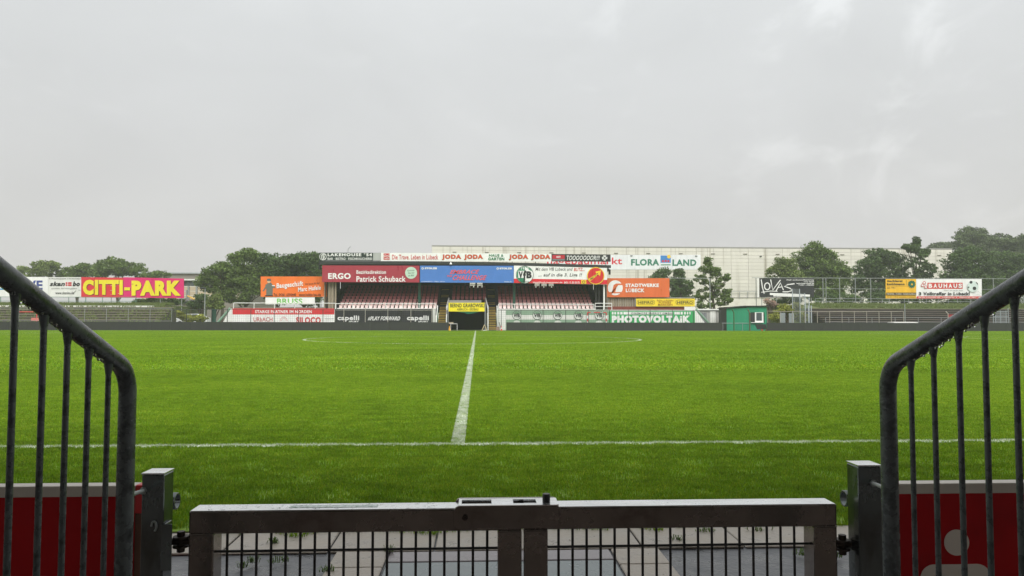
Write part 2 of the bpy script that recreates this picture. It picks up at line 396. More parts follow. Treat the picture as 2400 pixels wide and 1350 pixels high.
# grass blades: patches of real blades set out over the pitch
def blade_patch(name, size, n, h, w, seed):
    g = np.random.default_rng(seed)
    x = g.uniform(-size / 2, size / 2, n); y = g.uniform(-size / 2, size / 2, n); hh = h * g.uniform(.55, 1.15, n); a = g.uniform(0, 2 * math.pi, n); ww = w * g.uniform(.7, 1.3, n)
    lean = hh * g.uniform(.15, .9, n); la = g.uniform(0, 2 * math.pi, n)
    dx, dy = np.cos(a) * ww / 2, np.sin(a) * ww / 2
    lx, ly = np.cos(la) * lean, np.sin(la) * lean
    v = np.empty((n, 5, 3))
    v[:, 0] = np.stack([x - dx, y - dy, np.full(n, -.004)], 1); v[:, 1] = np.stack([x + dx, y + dy, np.full(n, -.004)], 1)
    v[:, 2] = np.stack([x - dx * .8 + lx * .4, y - dy * .8 + ly * .4, hh * .6], 1); v[:, 3] = np.stack([x + dx * .8 + lx * .4, y + dy * .8 + ly * .4, hh * .6], 1)
    v[:, 4] = np.stack([x + lx, y + ly, hh * (1 - .25 * g.uniform(0, 1, n))], 1)
    base = np.arange(n)[:, None] * 5
    quads = base + np.array([0, 1, 3, 2]); tris = base + np.array([2, 3, 4])
    me = bpy.data.meshes.new(name)
    me.vertices.add(n * 5); me.vertices.foreach_set('co', v.ravel())
    loops = np.concatenate([quads.ravel(), tris.ravel()]); me.loops.add(len(loops)); me.loops.foreach_set('vertex_index', loops.astype(np.int32))
    me.polygons.add(2 * n); st = np.concatenate([np.arange(n) * 4, 4 * n + np.arange(n) * 3]).astype(np.int32); me.polygons.foreach_set('loop_start', st)
    me.update(calc_edges=True)
    att = me.attributes.new('tint', 'FLOAT_VECTOR', 'POINT')
    tint = np.ones((n, 3)) * g.uniform(.66, 1.36, n)[:, None]; yel = g.uniform(0, 1, n) < .13
    tint[yel] *= np.array([1.7, 1.2, 1.6]); tint = np.repeat(tint[:, None, :], 5, 1); att.data.foreach_set('vector', tint.ravel().astype(np.float32))
    me.materials.append(M_BLADE)
    return bpy.data.objects.new(name, me)
def grass_field(name, label, patches, pts, scl):
    c = bpy.data.collections.new(name + '_patches')
    for o in patches: c.objects.link(o)
    me = bpy.data.meshes.new(name); me.from_pydata([tuple(p) for p in pts], [], [])
    o = bpy.data.objects.new(name, me); col.objects.link(o); tag(o, label, 'grass', kind='stuff')
    ng = bpy.data.node_groups.new(name, 'GeometryNodeTree')
    ng.interface.new_socket('Geometry', in_out='INPUT', socket_type='NodeSocketGeometry'); ng.interface.new_socket('Geometry', in_out='OUTPUT', socket_type='NodeSocketGeometry')
    gi = N(ng, 'NodeGroupInput'); go = N(ng, 'NodeGroupOutput'); ip = N(ng, 'GeometryNodeInstanceOnPoints'); ci = N(ng, 'GeometryNodeCollectionInfo')
    ci.inputs['Collection'].default_value = c; ci.inputs['Separate Children'].default_value = True; ci.inputs['Reset Children'].default_value = True
    ip.inputs['Pick Instance'].default_value = True
    rv = N(ng, 'FunctionNodeRandomValue', data_type='FLOAT_VECTOR'); rv.inputs[0].default_value = (0, 0, 0); rv.inputs[1].default_value = (0, 0, 6.283)
    ri = N(ng, 'FunctionNodeRandomValue', data_type='INT'); ri.inputs['Min'].default_value = 0; ri.inputs['Max'].default_value = len(patches) - 1; ri.inputs['Seed'].default_value = 5
    L(ng, gi.outputs[0], ip.inputs['Points']); L(ng, ci.outputs[0], ip.inputs['Instance']); L(ng, rv.outputs[0], ip.inputs['Rotation'])
    L(ng, [s_ for s_ in ri.outputs if s_.type == 'INT'][0], ip.inputs['Instance Index'])
    L(ng, ip.outputs[0], go.inputs[0])
    mod = o.modifiers.new('grass', 'NODES'); mod.node_group = ng
    return o
pts = []; y = YG + .26
while y < 15:
    w = .80 * y + 1.6; x = -w
    while x < w + .3: pts.append((x + random.uniform(-.05, .05), y + random.uniform(-.02, .05), 0)); x += .42
    y += .42
grass_field('grass', 'short wet green turf in the near part of the pitch', [blade_patch('near_patch_%d' % i, .6, 4200, .023, .0034, i) for i in range(5)], pts, 1)
pts = []; y = 15.6
while y < 75:
    w = .82 * y + 3; x = -w
    while x < w + 2: pts.append((x + random.uniform(-.2, .2), min(y + random.uniform(-.15, .15), 74.2), 0)); x += 1.9
    y += 1.9
grass_field('grass_far', 'short wet green turf over the far part of the pitch', [blade_patch('far_patch_%d' % i, 2.5, 5200, .040, .016, 40 + i) for i in range(5)], pts, 1)
bpy.data.objects['grass_far'].name = 'grass'

# line paint on the turf under the blades
M_LINE = mat('line_paint', (225, 230, 215), .7, .25, 8, coords='World', dirt=(120, 160, 60))
for nm, a in (('touchline', (X0 - HALF, X0 + HALF, YN - .05, YN + .05)), ('far_touchline', (X0 - HALF, X0 + HALF, YF - .06, YF + .06)), ('halfway_line', (X0 - .05, X0 + .05, YN + .06, YF - .07))):
    sheet(nm, *a, .003, M_LINE)
n = 96; mb = MB(); vs = []
for i in range(n):
    t = 2 * math.pi * i / n
    for r in (8.76, 8.88): vs.append((X0 + r * math.cos(t), YC + r * math.sin(t), .0045))
mb.add(vs, [(2 * i, 2 * i + 1, (2 * i + 3) % (2 * n), (2 * i + 2) % (2 * n)) for i in range(n)]).build('centre_circle_line', M_LINE, fix=False, kind='structure')

# near paving between gate and turf
YP0 = 2.70
M_WETASPH = mat('wet_asphalt', (100, 101, 104), .38, .35, 8, bump=.3, bscale=40, rvar=.2, coords='World', spec=.5)
M_SLAB = mat('grey_beige_paving', (170, 160, 147), .42, .16, 9, bump=.25, bscale=60, rand=.06, rvar=.18, dirt=(134, 124, 112), coat=.1)
M_WETCONC = mat('wet_blue_grey_concrete', (112, 124, 125), .24, .18, 3, bump=.08, bscale=16, rvar=.09, coords='World', spec=.7)
M_SOIL = mat('dark_soil', (62, 54, 40), .9, .3, 20, bump=.4)
pav = MB().box(-9, 9, YP0, YG - .032, -.44, -.012).build('pavement', M_WETASPH, kind='structure')
MB().box(-9, 9, YG - .030, YG - .002, -.44, -.006).build('soil_edge', M_SOIL, pav)
def slab(x0, x1, y0, y1, m=M_SLAB, z=0.0, g=.004, nm='slab'):
    MB().box(x0 + g, x1 - g, y0 + g, y1 - g, -.011, z + random.uniform(-.0015, .0015)).build(nm, m, pav, bevel=.004, seg=1)
xa = -6.03
while xa < 6:
    slab(xa, xa + .45, 3.21, YG - .034); xa += .45
yy = 3.208
XS = [PX(775, 3.1, 1300), PX(905, 3.1, 1300), PX(1440, 3.1, 1300), PX(1560, 3.1, 1300)]
for k in range(2):
    y0, y1 = (3.0, 3.208) if k == 0 else (YP0 + .002, 3.0)
    slab(XS[0], XS[1], y0, y1); slab(XS[2], XS[3], y0, y1)
slab(XS[1], XS[2], YP0 + .002, 3.07, M_WETCONC, -.003, nm='concrete_plate')
slab(XS[1], XS[2], 3.07, 3.208, mat('wet_mauve_concrete', (138, 130, 132), .2, .15, 4, bump=.08, rvar=.1, coords='World'), -.002, nm='concrete_plate')
# near stand: landing, steps, unseen roof and back wall shaped to shade foreground
M_NEAR = mat('near_stand_concrete', (138, 130, 124), .8, .2, 2, bump=.2)
MB().box(-9, 9, .35, YP0 - .002, -.44, -.36).build('landing_floor', M_NEAR, kind='structure')
near = thing('unseen_near_stand', 'unseen stand around the viewpoint, its roof shaped to shade the foreground', 'stand', (0, -3, -.44))
for i in range(14):
    MB().box(-9, 9, .345 - .42 * (i + 1), .342 - .42 * i, -.44, -.36 + .16 * (i + 1)).build('step', M_NEAR, near)
M_SHADE_ROOF = mat('shade_roof_steel', (116, 108, 104), .8, .15, 2)
MB().box(-14, 14, -9, 2.25, 4.35, 4.5).build('roof', M_SHADE_ROOF, near)  # unseen; front edge placed to shade the gate and near turf
MB().box(-14, 14, -9.2, -9.02, -.44, 3.0).build('back_wall', M_SHADE_ROOF, near)
for sx_ in (-13.9, -7, 0, 7, 13.8): MB().box(sx_, sx_ + .12, -9.19, -9.05, 3.001, 4.34).build('roof_post', M_SHADE_ROOF, near)

# ================================================================ FOREGROUND: gate, posts, handrails, boards
M_GATE = mat('brown_grey_gate_metal', (130, 119, 112), .22, .24, 7, bump=.02, bscale=40, rvar=.1, metal=.9, coat=.5, dirt=(98, 84, 76), detail=9)
M_SKYTOP = mat('sky_bright_wet_steel', (232, 234, 234), .2, .10, 5, bump=.05, bscale=30, rvar=.12, metal=.95, coat=.3, dirt=(196, 196, 194), stretch=(1, 3, 1))  # brightened metal for top faces; the sky's sheen is put into the colour
M_WIRE = mat('dark_gate_wire', (46, 44, 44), .35, .2, 9)
M_POST = mat('galvanised_post', (108, 114, 114), .26, .26, 6, bump=.03, rvar=.12, metal=.85, coat=.4, dirt=(78, 74, 68), stretch=(1, 1, .4))
M_RAIL = mat('wet_dark_handrail', (86, 91, 92), .28, .35, 22, bump=.12, bscale=120, rvar=.16, metal=.25, dirt=(48, 50, 50))
M_BOLT = mat('rusty_bolt', (58, 48, 42), .5, .3, 40, metal=.5)
M_BLACK = mat('black_plastic', (22, 24, 26), .35, .1, 4)
YGT = 2.55; DG = .09; BOT = -.33
def gate_leaf(xl, xr, top_l, top_r, wires, label, stile_w=.082):
    X_l, X_r = PX(xl, YGT, 1260), PX(xr, YGT, 1260)
    zt = (px(xl, top_l, YGT).z + px(xr, top_r, YGT).z) / 2
    root = thing('gate_leaf', label, 'gate', ((X_l + X_r) / 2, YGT, BOT), 'leaves of the double gate')
    MB().box(X_l, X_r, YGT, YGT + DG, zt - .076, zt).build('top_bar', M_GATE, root, bevel=.006)
    MB().box(X_l + .004, X_r - .004, YGT + .004, YGT + DG - .004, zt + .0002, zt + .0012).build('bright_top_plate', M_SKYTOP, root)  # added thin plate, lightened so the bar's top looks lit by the sky
    for a in (X_l, X_r - stile_w):
        MB().box(a, a + stile_w, YGT + .0008, YGT + DG - .0008, BOT + .06, zt - .0765).build('stile', M_GATE, root, bevel=.005)
    MB().box(X_l, X_r, YGT, YGT + DG, BOT, BOT + .059).build('bottom_bar', M_GATE, root, bevel=.005)
    r = .0047; yw = YGT + DG * .5
    k = 0; xw = X_l + stile_w + .018 if wires == 'l' else X_l + stile_w + .0
    xw0 = (PX(533, yw, 1260) if wires == 'l' else PX(1309, yw, 1260)); xw = xw0
    me = MB().tube([(0, 0, BOT + .055), (0, 0, zt - .07)], r, 8).mesh('mesh_wire', M_WIRE)
    while xw < X_r - stile_w - .006:
        piece(me, 'mesh_wire', root, (xw, yw, 0)); xw += .0491
    zz = px(800, 1287, yw).z if wires == 'l' else px(1600, 1276, yw).z
    while zz > BOT + .1:
        MB().tube([(X_l + stile_w - .01, yw - .0075, zz), (X_r - stile_w + .01, yw - .0075, zz)], r * .95, 8).build('cross_wire', M_WIRE, root); zz -= .2
    return root, X_l, X_r, zt
gl, gx0, gx1, gz = gate_leaf(441, 1223, 1201, 1189, 'l', 'wider wet brown-grey mesh gate leaf carrying the sliding latch')
gr_, hx0, hx1, hz = gate_leaf(1228, 1963, 1187.5, 1184, 'r', 'wet brown-grey mesh gate leaf that the latch reaches over')
# latch: a channel over both top bars
lx0, lx1 = PX(1063, YGT, 1215), PX(1309, YGT, 1215); lz0, lz1 = px(1200, 1238, YGT - .01).z, px(1200, 1184, YGT - .01).z
lat = thing('x', '', '', (0, 0, 0)); bpy.data.objects.remove(lat)
def rrect(x0, x1, z0, z1, r, n=5):
    p = []
    for cx, cz, a in ((x1 - r, z1 - r * .35, 0), (x0 + r, z1 - r, 90), (x0 + r, z0 + r, 180), (x1 - r, z0 + r, 270)):
        rz = r * .35 if a == 0 else r
        for i in range(n + 1): p.append((cx + (r * .35 + (r - r * .35) if a else r * .35) * math.cos(R(a + 90 * i / n)) + (0 if a else r * .65), cz + rz * math.sin(R(a + 90 * i / n))))
    return p
latch = MB().prism(rrect(lx0, lx1, lz0, lz1, .022), YGT - .014, YGT - .004).build('latch', M_GATE, gl, bevel=.002)
MB().prism(rrect(lx0, lx1, lz0, lz1, .022), YGT + DG + .004, YGT + DG + .014).build('latch_back_plate', M_GATE, latch)
S = lambda q: PX(q, YGT + .03, 1180)
zt0, zt1 = lz1 - .0055, lz1 - .0005
for a, b in ((1075, 1082), (1152, 1203), (1257, 1307)):       # cross straps between the slots
    MB().box(S(a), S(b), YGT - .0035, YGT + DG + .0035, zt0, zt1).build('latch_strap', M_SKYTOP, latch)
for y0, y1 in ((YGT - .0036, YGT + .018), (YGT + DG - .014, YGT + DG + .0036)):
    for a, b in ((1082, 1152), (1203, 1257)):
        MB().box(S(a) + .0003, S(b) - .0003, y0, y1, zt0, zt1).build('latch_edge', M_SKYTOP, latch)
kx = PX(1280, YGT + .035, 1165)
MB().tube([(kx, YGT + .03, zt1), (kx, YGT + .03, zt1 + .026), (kx, YGT + .03, zt1 + .029)], [.0135, .0135, .012], 18).build('knob', M_BLACK, latch)
bx, bz = px(1090, 1213, YGT - .015).x, px(1090, 1213, YGT - .015).z
MB().tube([(bx, YGT - .014, bz), (bx, YGT - .020, bz)], .010, 6).tube([(bx, YGT - .020, bz), (bx, YGT - .026, bz)], .006, 10).build('pivot_bolt', M_BOLT, latch)
# stickers on the top bars
M_STICK = mat('torn_white_sticker', (206, 216, 210), .5, .5, 60, dirt=(70, 140, 100))
MB().box(PX(678, YGT + .04, 1190), PX(885, YGT + .04, 1190), YGT + .03, YGT + .062, gz + .0015, gz + .0022).build('torn_sticker', M_STICK, gl)
MB().box(PX(1745, YGT + .04, 1180), PX(1838, YGT + .04, 1180), YGT + .03, YGT + .065, gz + .0015, gz + .0022).build('torn_sticker', mat('torn_grey_sticker', (200, 205, 206), .5, .5, 60, dirt=(120, 128, 126)), gr_)

def gate_post(xa, xb, ytop, label, side):
    Yp = 2.5; a, b = PX(xa, Yp, 1200), PX(xb, Yp, 1200); z = px((xa + xb) / 2, ytop, Yp).z
    root = thing('gate_post', label, 'post', ((a + b) / 2, Yp + .04, BOT), 'posts of the double gate')
    MB().box(a, b, Yp, Yp + .08, BOT - .02, z - .003).build('post', M_POST, root, bevel=.005)
    MB().box(a - .001, b + .001, Yp - .001, Yp + .081, z - .0028, z + .0015).build('cap', M_SKYTOP, root)  # post top in the same sky-brightened metal
    s = 1 if side == 'l' else -1; e_ = b if side == 'l' else a
    zh = px(430, 1265, 2.58).z if side == 'l' else px(1985, 1272, 2.58).z
    if side == 'l':
        hp = MB().box(e_ + .001, e_ + .008, Yp + .0, Yp + .05, zh - .075, zh + .075).box(e_ - .004, e_ + .03, Yp - .006, Yp - .0005, zh - .075, zh + .075).build('hinge_plate', M_POST, root, bevel=.003)
    hb = MB()
    x_end = gx0 if side == 'l' else hx1
    xm = (e_ + x_end) / 2 + s * .004
    hb.tube([(e_, Yp + .06, zh), (x_end + s * .002, Yp + .06, zh)], .011, 10)
    hb.build('hinge_bolt', M_BOLT, root)
    MB().tube([(xm, Yp + .06, zh - .034), (xm, Yp + .06, zh + .034)], .013, 6).tube([(xm, Yp + .06, zh + .012), (xm, Yp + .06, zh + .018)], .026, 12).tube([(xm, Yp + .06, zh - .018), (xm, Yp + .06, zh - .012)], .026, 12).build('hinge_nut', M_BOLT, root)
    if side == 'l':
        q = px(362, 1233, Yp); MB().tube([(q.x + .008 * math.cos(t), Yp - .004, q.z + .016 * math.sin(t)) for t in [i * math.pi / 8 - 1.2 for i in range(12)]], .0035, 6).build('cable_hook', M_GALV, root)
    return root, a, b
gate_post(330, 383, 1110, 'square galvanised gate post with rusty hinge plate beside red board', 'l')
_, rpa, rpb = gate_post(2013, 2068, 1091, 'square galvanised gate post without hinge plate, beside board with white figure', 'r')

def handrail(xpost, q1, q2, bars, label, Yp=2.2):
    Xr = PX(xpost, Yp, 1000)
    root = thing('handrail', label, 'handrail', (Xr, Yp - .4, -.36))
    def on_plane(q):
        d = ray(*q); t = Xr / d.x; return CAM + d * t
    A, B = on_plane(q1), on_plane(q2)
    slope = (A.z - B.z) / (B.y - A.y); zc = B.z - slope * (Yp - B.y)          # corner where sloping rail meets upright
    th = math.atan(slope); turn = math.pi / 2 - th; rb = .10; tl = rb * math.tan(turn / 2)
    pts = [(Xr, Yp, -.36), (Xr, Yp, .2), (Xr, Yp, zc - tl - .05)]
    for i in range(11):
        a = turn * i / 10; pts.append((Xr, Yp - rb + rb * math.cos(a), zc - tl + rb * math.sin(a)))
    ex, ey, ez = pts[-1]
    pts.append((Xr, ey - .3, ez + .3 * slope)); pts.append((Xr, ey - 1.9, ez + 1.9 * slope))
    MB().tube(pts, .02415, 20).build('rail_pipe', M_RAIL, root)
    def zrail(y): return ez + (ey - y) * slope
    for xb, yb in bars:
        dd = ray(xb, yb); tt = Xr / dd.x; yq = (CAM + dd * tt).y
        MB().tube([(Xr, yq, -.355 + max(0, .16 * math.ceil((.35 - yq) / .42))), (Xr, yq, zrail(yq) - .018)], .0074, 10).tube([(Xr, yq, zrail(yq) - .05), (Xr, yq, zrail(yq) - .018)], [.0078, .0125], 10).build('baluster', M_RAIL, root)
    yk = yq
    for i in range(5):
        yk -= .13
        MB().tube([(Xr, yk, -.355), (Xr, yk, zrail(yk) - .018)], .008, 8).build('baluster', M_RAIL, root)
    return root, Xr, zrail, ey
hl, XL_, zl, eyl = handrail(297, (20, 652), (249, 829), [(252, 950), (205, 950), (154, 950), (97, 950), (28, 950)], 'wet dark tubular handrail in front of the plain red board')
hr, XR_, zr, eyr = handrail(2083, (2395, 664), (2118, 838), [(2138, 1000), (2192, 1000), (2252, 1000), (2314, 1000), (2386, 1000)], 'wet dark tubular handrail in front of the board with white figure')
# tie rods between handrail post and gate post
for root, a, b in ((hl, (XL_ + .01, 2.21, px(312, 1162, 2.2).z), (PX(337, 2.5, 1150), 2.499, px(337, 1150, 2.5).z)), (hr, (XR_ - .01, 2.21, px(2075, 1146, 2.2).z), (PX(2045, 2.5, 1132), 2.499, px(2045, 1132, 2.5).z))):
    MB().tube([a, b], .0065, 8).tube([(b[0], 2.49, b[2]), (b[0], 2.499, b[2])], .012, 6).build('tie_rod', M_GALV, root)
# drops hanging from the rails
M_WATER = bpy.data.materials.new('water'); M_WATER.use_nodes = True
wb = M_WATER.node_tree.nodes['Principled BSDF']; wb.inputs['Transmission Weight'].default_value = 1; wb.inputs['IOR'].default_value = 1.33; wb.inputs['Roughness'].default_value = .02
wb.inputs['Base Color'].default_value = (1, 1, 1, 1)
for Xr, zf, ey, lab in ((XL_, zl, eyl, 'rain drops hanging under the handrail by the plain red board'), (XR_, zr, eyr, 'rain drops hanging under the handrail by the board with white figure')):
    mb = MB()
    for i in range(46):
        y = ey - .03 - random.random() ** 1.2 * 1.0; r = random.uniform(.0018, .0042); dx = random.uniform(-.008, .008)
        zz = zf(y) - .0262 - r * .7
        mb.sphere((Xr + dx, y, zz), r, r, r * 1.35, 8, 6)
    o = mb.build('water_drops', M_WATER); tag(o, lab, 'water drops', kind='stuff')

# perimeter boards beside the gate
M_RED = mat('red_board', (176, 4, 14), .55, .10, 3, bump=.02, spec=.2, dirt=(150, 4, 12))
M_TRIM = mat('board_edge_trim', (205, 196, 184), .4, .08, 6)
def board(xa, xb, ytop, label, icon=False):
    Yb = 2.74; a, b = xa, xb; z = PZ(ytop, Yb, 200 if xa < 0 else 2200)
    root = thing('perimeter_board', label, 'board', ((a + b) / 2, Yb, -.36))
    MB().box(a, b, Yb + .004, Yb + .05, -.36, z - .0395).build('panel', M_RED, root)
    MB().box(a, b, Yb, Yb + .056, z - .039, z).build('top_trim', M_TRIM, root, bevel=.003)
    for k in range(9):
        X = a + .25 + k * .55
        if X < b - .1: MB().tube([(X, Yb + .0035, z - .17), (X, Yb - .001, z - .17)], .0055, 10).build('screw', M_GALV, root)
    return root, z, Yb
xl = PX(316, 2.74, 1150); xr_ = PX(2103, 2.74, 1150)
bl, zb_, Yb = board(-7.5, xl, 1139, 'plain dark red board with pale top trim')
MB().box(xl + .001, xl + .026, Yb + .001, Yb + .055, zb_ - .10, zb_ + .001).build('end_cap', mat('red_plastic', (210, 48, 50), .4, .08, 5), bl, bevel=.004)
MB().box(xl + .001, xl + .022, Yb + .006, Yb + .05, -.36, zb_ - .101).build('end_batten', mat('brown_batten', (104, 66, 48), .6, .2, 8), bl)
br, zb2, Yb = board(xr_, 7.5, 1133, 'dark red board with a white figure shape, pale top trim')
M_ICON = mat('white_vinyl', (226, 214, 202), .5, .05, 3)
c = px(2243, 1272, Yb); rr_ = 30.5 / F * Yb
MB().prism([(c.x + rr_ * math.cos(2 * math.pi * i / 40), c.z + rr_ * math.sin(2 * math.pi * i / 40)) for i in range(40)], Yb + .001, Yb + .0035).build('figure_head', M_ICON, br)
x0i, x1i, zti = px(2158, 1330, Yb).x, px(2322, 1330, Yb).x, px(2240, 1323, Yb).z
MB().prism([(x1i, -.2), (x1i, zti - .05)] + [(x1i - .05 + .05 * math.cos(R(a)), zti - .05 + .05 * math.sin(R(a))) for a in range(15, 91, 15)] + [(x0i + .05 + .05 * math.cos(R(a)), zti - .05 + .05 * math.sin(R(a))) for a in range(90, 181, 15)] + [(x0i, -.2)], Yb + .001, Yb + .0035).build('figure_body', M_ICON, br)
# open pipe ends of the perimeter rail behind the posts
for side, q, xe in (('plain board', (416, 1174), None), ('board with white figure', (1977, 1168), None)):
    Yr = 2.86; p = px(q[0], q[1], Yr); s = -1 if p.x < 0 else 1
    o = thing('perimeter_rail', 'short open galvanised pipe end behind the gate post at the ' + side, 'pipe rail', (p.x, Yr, p.z - .03))
    n = 24; mb = MB(); xs = [p.x, p.x + s * 7]
    vs = []
    for X in xs:
        for r in (.031, .0245):
            for i in range(n): vs.append((X, Yr + r * math.cos(2 * math.pi * i / n), p.z + r * math.sin(2 * math.pi * i / n)))
    fs = []
    for i in range(n):
        j = (i + 1) % n
        fs += [(i, j, 2 * n + j, 2 * n + i), (n + i, 3 * n + i, 3 * n + j, n + j), (i, n + i, n + j, j)]
    mb.add(vs, fs, True).build('pipe', M_POST, o)
    for k in range(4): MB().tube([(p.x + s * (.35 + 2 * k), Yr, -.02), (p.x + s * (.35 + 2 * k), Yr, p.z - .028)], .022, 8).build('support', M_POST, o)
# weeds in the paving joints
M_WEED = mat('weed_green', (92, 120, 40), .6, .3, 30)
for i, (wx, wy, ww) in enumerate(((640, 1272, .03), (595, 1318, .025), (650, 1316, .045), (765, 1338, .03), (570, 1330, .02), (912, 1292, .02), (1590, 1266, .03), (1875, 1300, .03), (1960, 1305, .025), (1650, 1246, .05), (730, 1245, .07), (820, 1246, .06), (1780, 1242, .06))):
    p = ground_px(wx, wy); mb = MB()
    for k in range(26):
        a = random.uniform(0, 6.28); r0 = random.random() ** .7 * ww; bx_, by_ = p.x + r0 * math.cos(a), p.y + r0 * .5 * math.sin(a); l = random.uniform(.01, .032); b2 = random.uniform(0, 6.28); h = random.uniform(.008, .028)
        d = Vector((math.cos(b2), math.sin(b2), 0)) * l; w = Vector((-d.y, d.x, 0)).normalized() * .002
        o_ = Vector((bx_, by_, -.002)); m_ = o_ + d * .5 + Vector((0, 0, h)); e_ = o_ + d + Vector((0, 0, h * .8))
        mb.add([o_ - w, o_ + w, m_ + w, m_ - w, e_], [(0, 1, 2, 3), (3, 2, 4)])
    tag(mb.build('weeds', M_WEED, fix=False), 'small weeds growing out of the wet paving', 'weeds', 'weeds in the paving joints', kind='stuff')

# rain standing on the gate's top bars, weld beads at the frame corners
mb = MB()
for i in range(420):
    x = random.uniform(gx0 + .01, hx1 - .01); y = random.uniform(YGT + .008, YGT + DG - .008); r = random.uniform(.0012, .0042)
    if lx0 - .01 < x < lx1 + .01: continue
    mb.sphere((x, y, gz + .0012 + r * .12), r * random.uniform(.9, 1.7), r, r * .42, 8, 5)
tag(mb.build('water_drops', M_WATER), 'rain drops standing on the top bars of the gate', 'water drops', kind='stuff')
for root, a, b in ((gl, gx0, gx1), (gr_, hx0, hx1)):
    for xs_ in (a + .041, b - .041):
        MB().tube([(xs_ - .039 + .078 * i / 14, YGT + .001 - .0012 * (i % 2), (gz if root is gl else hz) - .0763 + .0006 * math.sin(i * 2.3)) for i in range(15)], .0022, 6).build('weld_bead', M_GATE, root)

# ================================================================ FAR SIDE: boards, grandstand, terraces
M_LED = mat('black_board', (46, 46, 46), .5, .14, 2, coords='World', stretch=(2, 1, .5))
YB = 75.7
def led_run(xa, xb, label):
    a, b = PX(xa, YB), PX(xb, YB); root = thing('perimeter_board', label, 'board', ((a + b) / 2, YB, 0), 'black boards along the far touchline')
    w = 2.0; n = max(1, round((b - a) / w)); w = (b - a) / n
    me = MB().box(-w / 2 + .006, w / 2 - .006, 0, .12, -.01, .865).mesh('panel', M_LED)
    for i in range(n): piece(me, 'panel', root, (a + (i + .5) * w, YB, random.uniform(-.004, .004)))
    for i in range(n + 1): MB().box(a + i * w - .02, a + i * w + .02, YB + .122, YB + .5, 0, .06).build('foot', M_DARK, root)
led_run(-620, 1051, 'long black advertising board left of the players tunnel')
led_run(1187, 1692, 'black advertising board between players tunnel and green cabin')
led_run(1797, 3150, 'long black advertising board beyond the green cabin')

YW = 81.6                        # front wall of the stand
TOPW = PZ(723, YW, 700)
stand = thing('grandstand', 'old roofed seating stand with red and faded pink seat rows', 'stand', (PX(1090, YW), YW, 0))
M_WALL = mat('white_painted_wall', (214, 214, 206), .7, .1, 1.5, dirt=(170, 168, 156))
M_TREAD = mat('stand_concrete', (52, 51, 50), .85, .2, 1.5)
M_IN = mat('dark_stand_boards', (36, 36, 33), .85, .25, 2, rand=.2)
def wallseg(xa, xb, z1=TOPW - .06): MB().box(PX(xa, YW), PX(xb, YW), YW + .02, YW + .3, 0, z1).build('front_wall', M_WALL, stand)
wallseg(546, 1021); wallseg(1164, 1628)
# sloping flanks at both ends of the wall
pl = [(PX(513, YW), 0.0), (PX(545, YW), 0.0), (PX(545, YW), TOPW - .05), (PX(540, YW), TOPW - .05)]
MB().prism(pl, YW + .02, YW + .3).build('flank_wall', M_WHITE, stand)
MB().tube([(PX(510, YW), YW + .1, PZ(757, YW)), (PX(539, YW), YW + .1, TOPW + .02)], .14, 4).build('flank_coping', mat('pale_green_paint', (126, 160, 136), .6, .12, 3), stand)
pl = [(PX(1629, YW), 0.0), (PX(1664, YW), 0), (PX(1631, YW), TOPW - .1), (PX(1629, YW), TOPW - .1)]
MB().prism(pl, YW + .02, YW + .3).build('flank_wall', M_WHITE, stand)
MB().tube([(PX(1632, YW), YW + .1, TOPW + .02), (PX(1662, YW), YW + .1, PZ(757, YW))], .13, 4).build('flank_coping', MATS['pale_green_paint'], stand)
# terraces
YS, DS, RS = 82.9, .8, .352; ZS = 2.02
XA, XB = PX(772, 85), PX(1412, 85)
TUN = (PX(1050, YW), PX(1139, YW)); AI = [(PX(1027, 83), PX(1049, 83)), (PX(1143, 83), PX(1164, 83))]
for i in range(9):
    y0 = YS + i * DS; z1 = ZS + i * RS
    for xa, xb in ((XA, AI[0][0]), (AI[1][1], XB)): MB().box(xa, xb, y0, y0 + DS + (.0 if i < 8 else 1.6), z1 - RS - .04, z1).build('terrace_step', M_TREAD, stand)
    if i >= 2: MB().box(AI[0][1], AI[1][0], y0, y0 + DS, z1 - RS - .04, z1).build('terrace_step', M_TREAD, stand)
# stairways in the aisles with yellow nosings
M_YEL = mat('yellow_nosing', (178, 148, 56), .6, .25, 6, dirt=(150, 120, 50))
YST = 79.9
for (xa, xb) in AI:
    n = 26; d = (YS + 9 * DS - YST) / n; r = (ZS + 8 * RS) / n
    for i in range(n):
        MB().box(xa + .06, xb - .06, YST + i * d, YST + (i + 1) * d, max(0, (i - 1) * r), (i + 1) * r).build('stair_step', M_TREAD, stand)
        MB().box(xa + .08, xb - .08, YST + i * d - .012, YST + i * d - .002, (i + 1) * r - .085, (i + 1) * r - .005).build('step_nosing', M_YEL if i % 5 < 2 or i < 14 else M_TREAD, stand)
    for xq in (xa, xb):
        MB().prism_x([(YST, 0), (YW + .3, 0), (YW + .3, TOPW - .1), (YW - .2, TOPW - .1), (YST, .95)], xq - .05, xq + .05).build('stair_cheek', M_GREEN, stand)
        MB().tube([(xq, YST - .05, 0), (xq, YST - .05, 1.35), (xq, YW, TOPW + .35)], .045, 8).tube([(xq, YW, TOPW + .35), (xq, YW, TOPW - .2)], .045, 8).build('stair_rail', M_WHITE, stand)
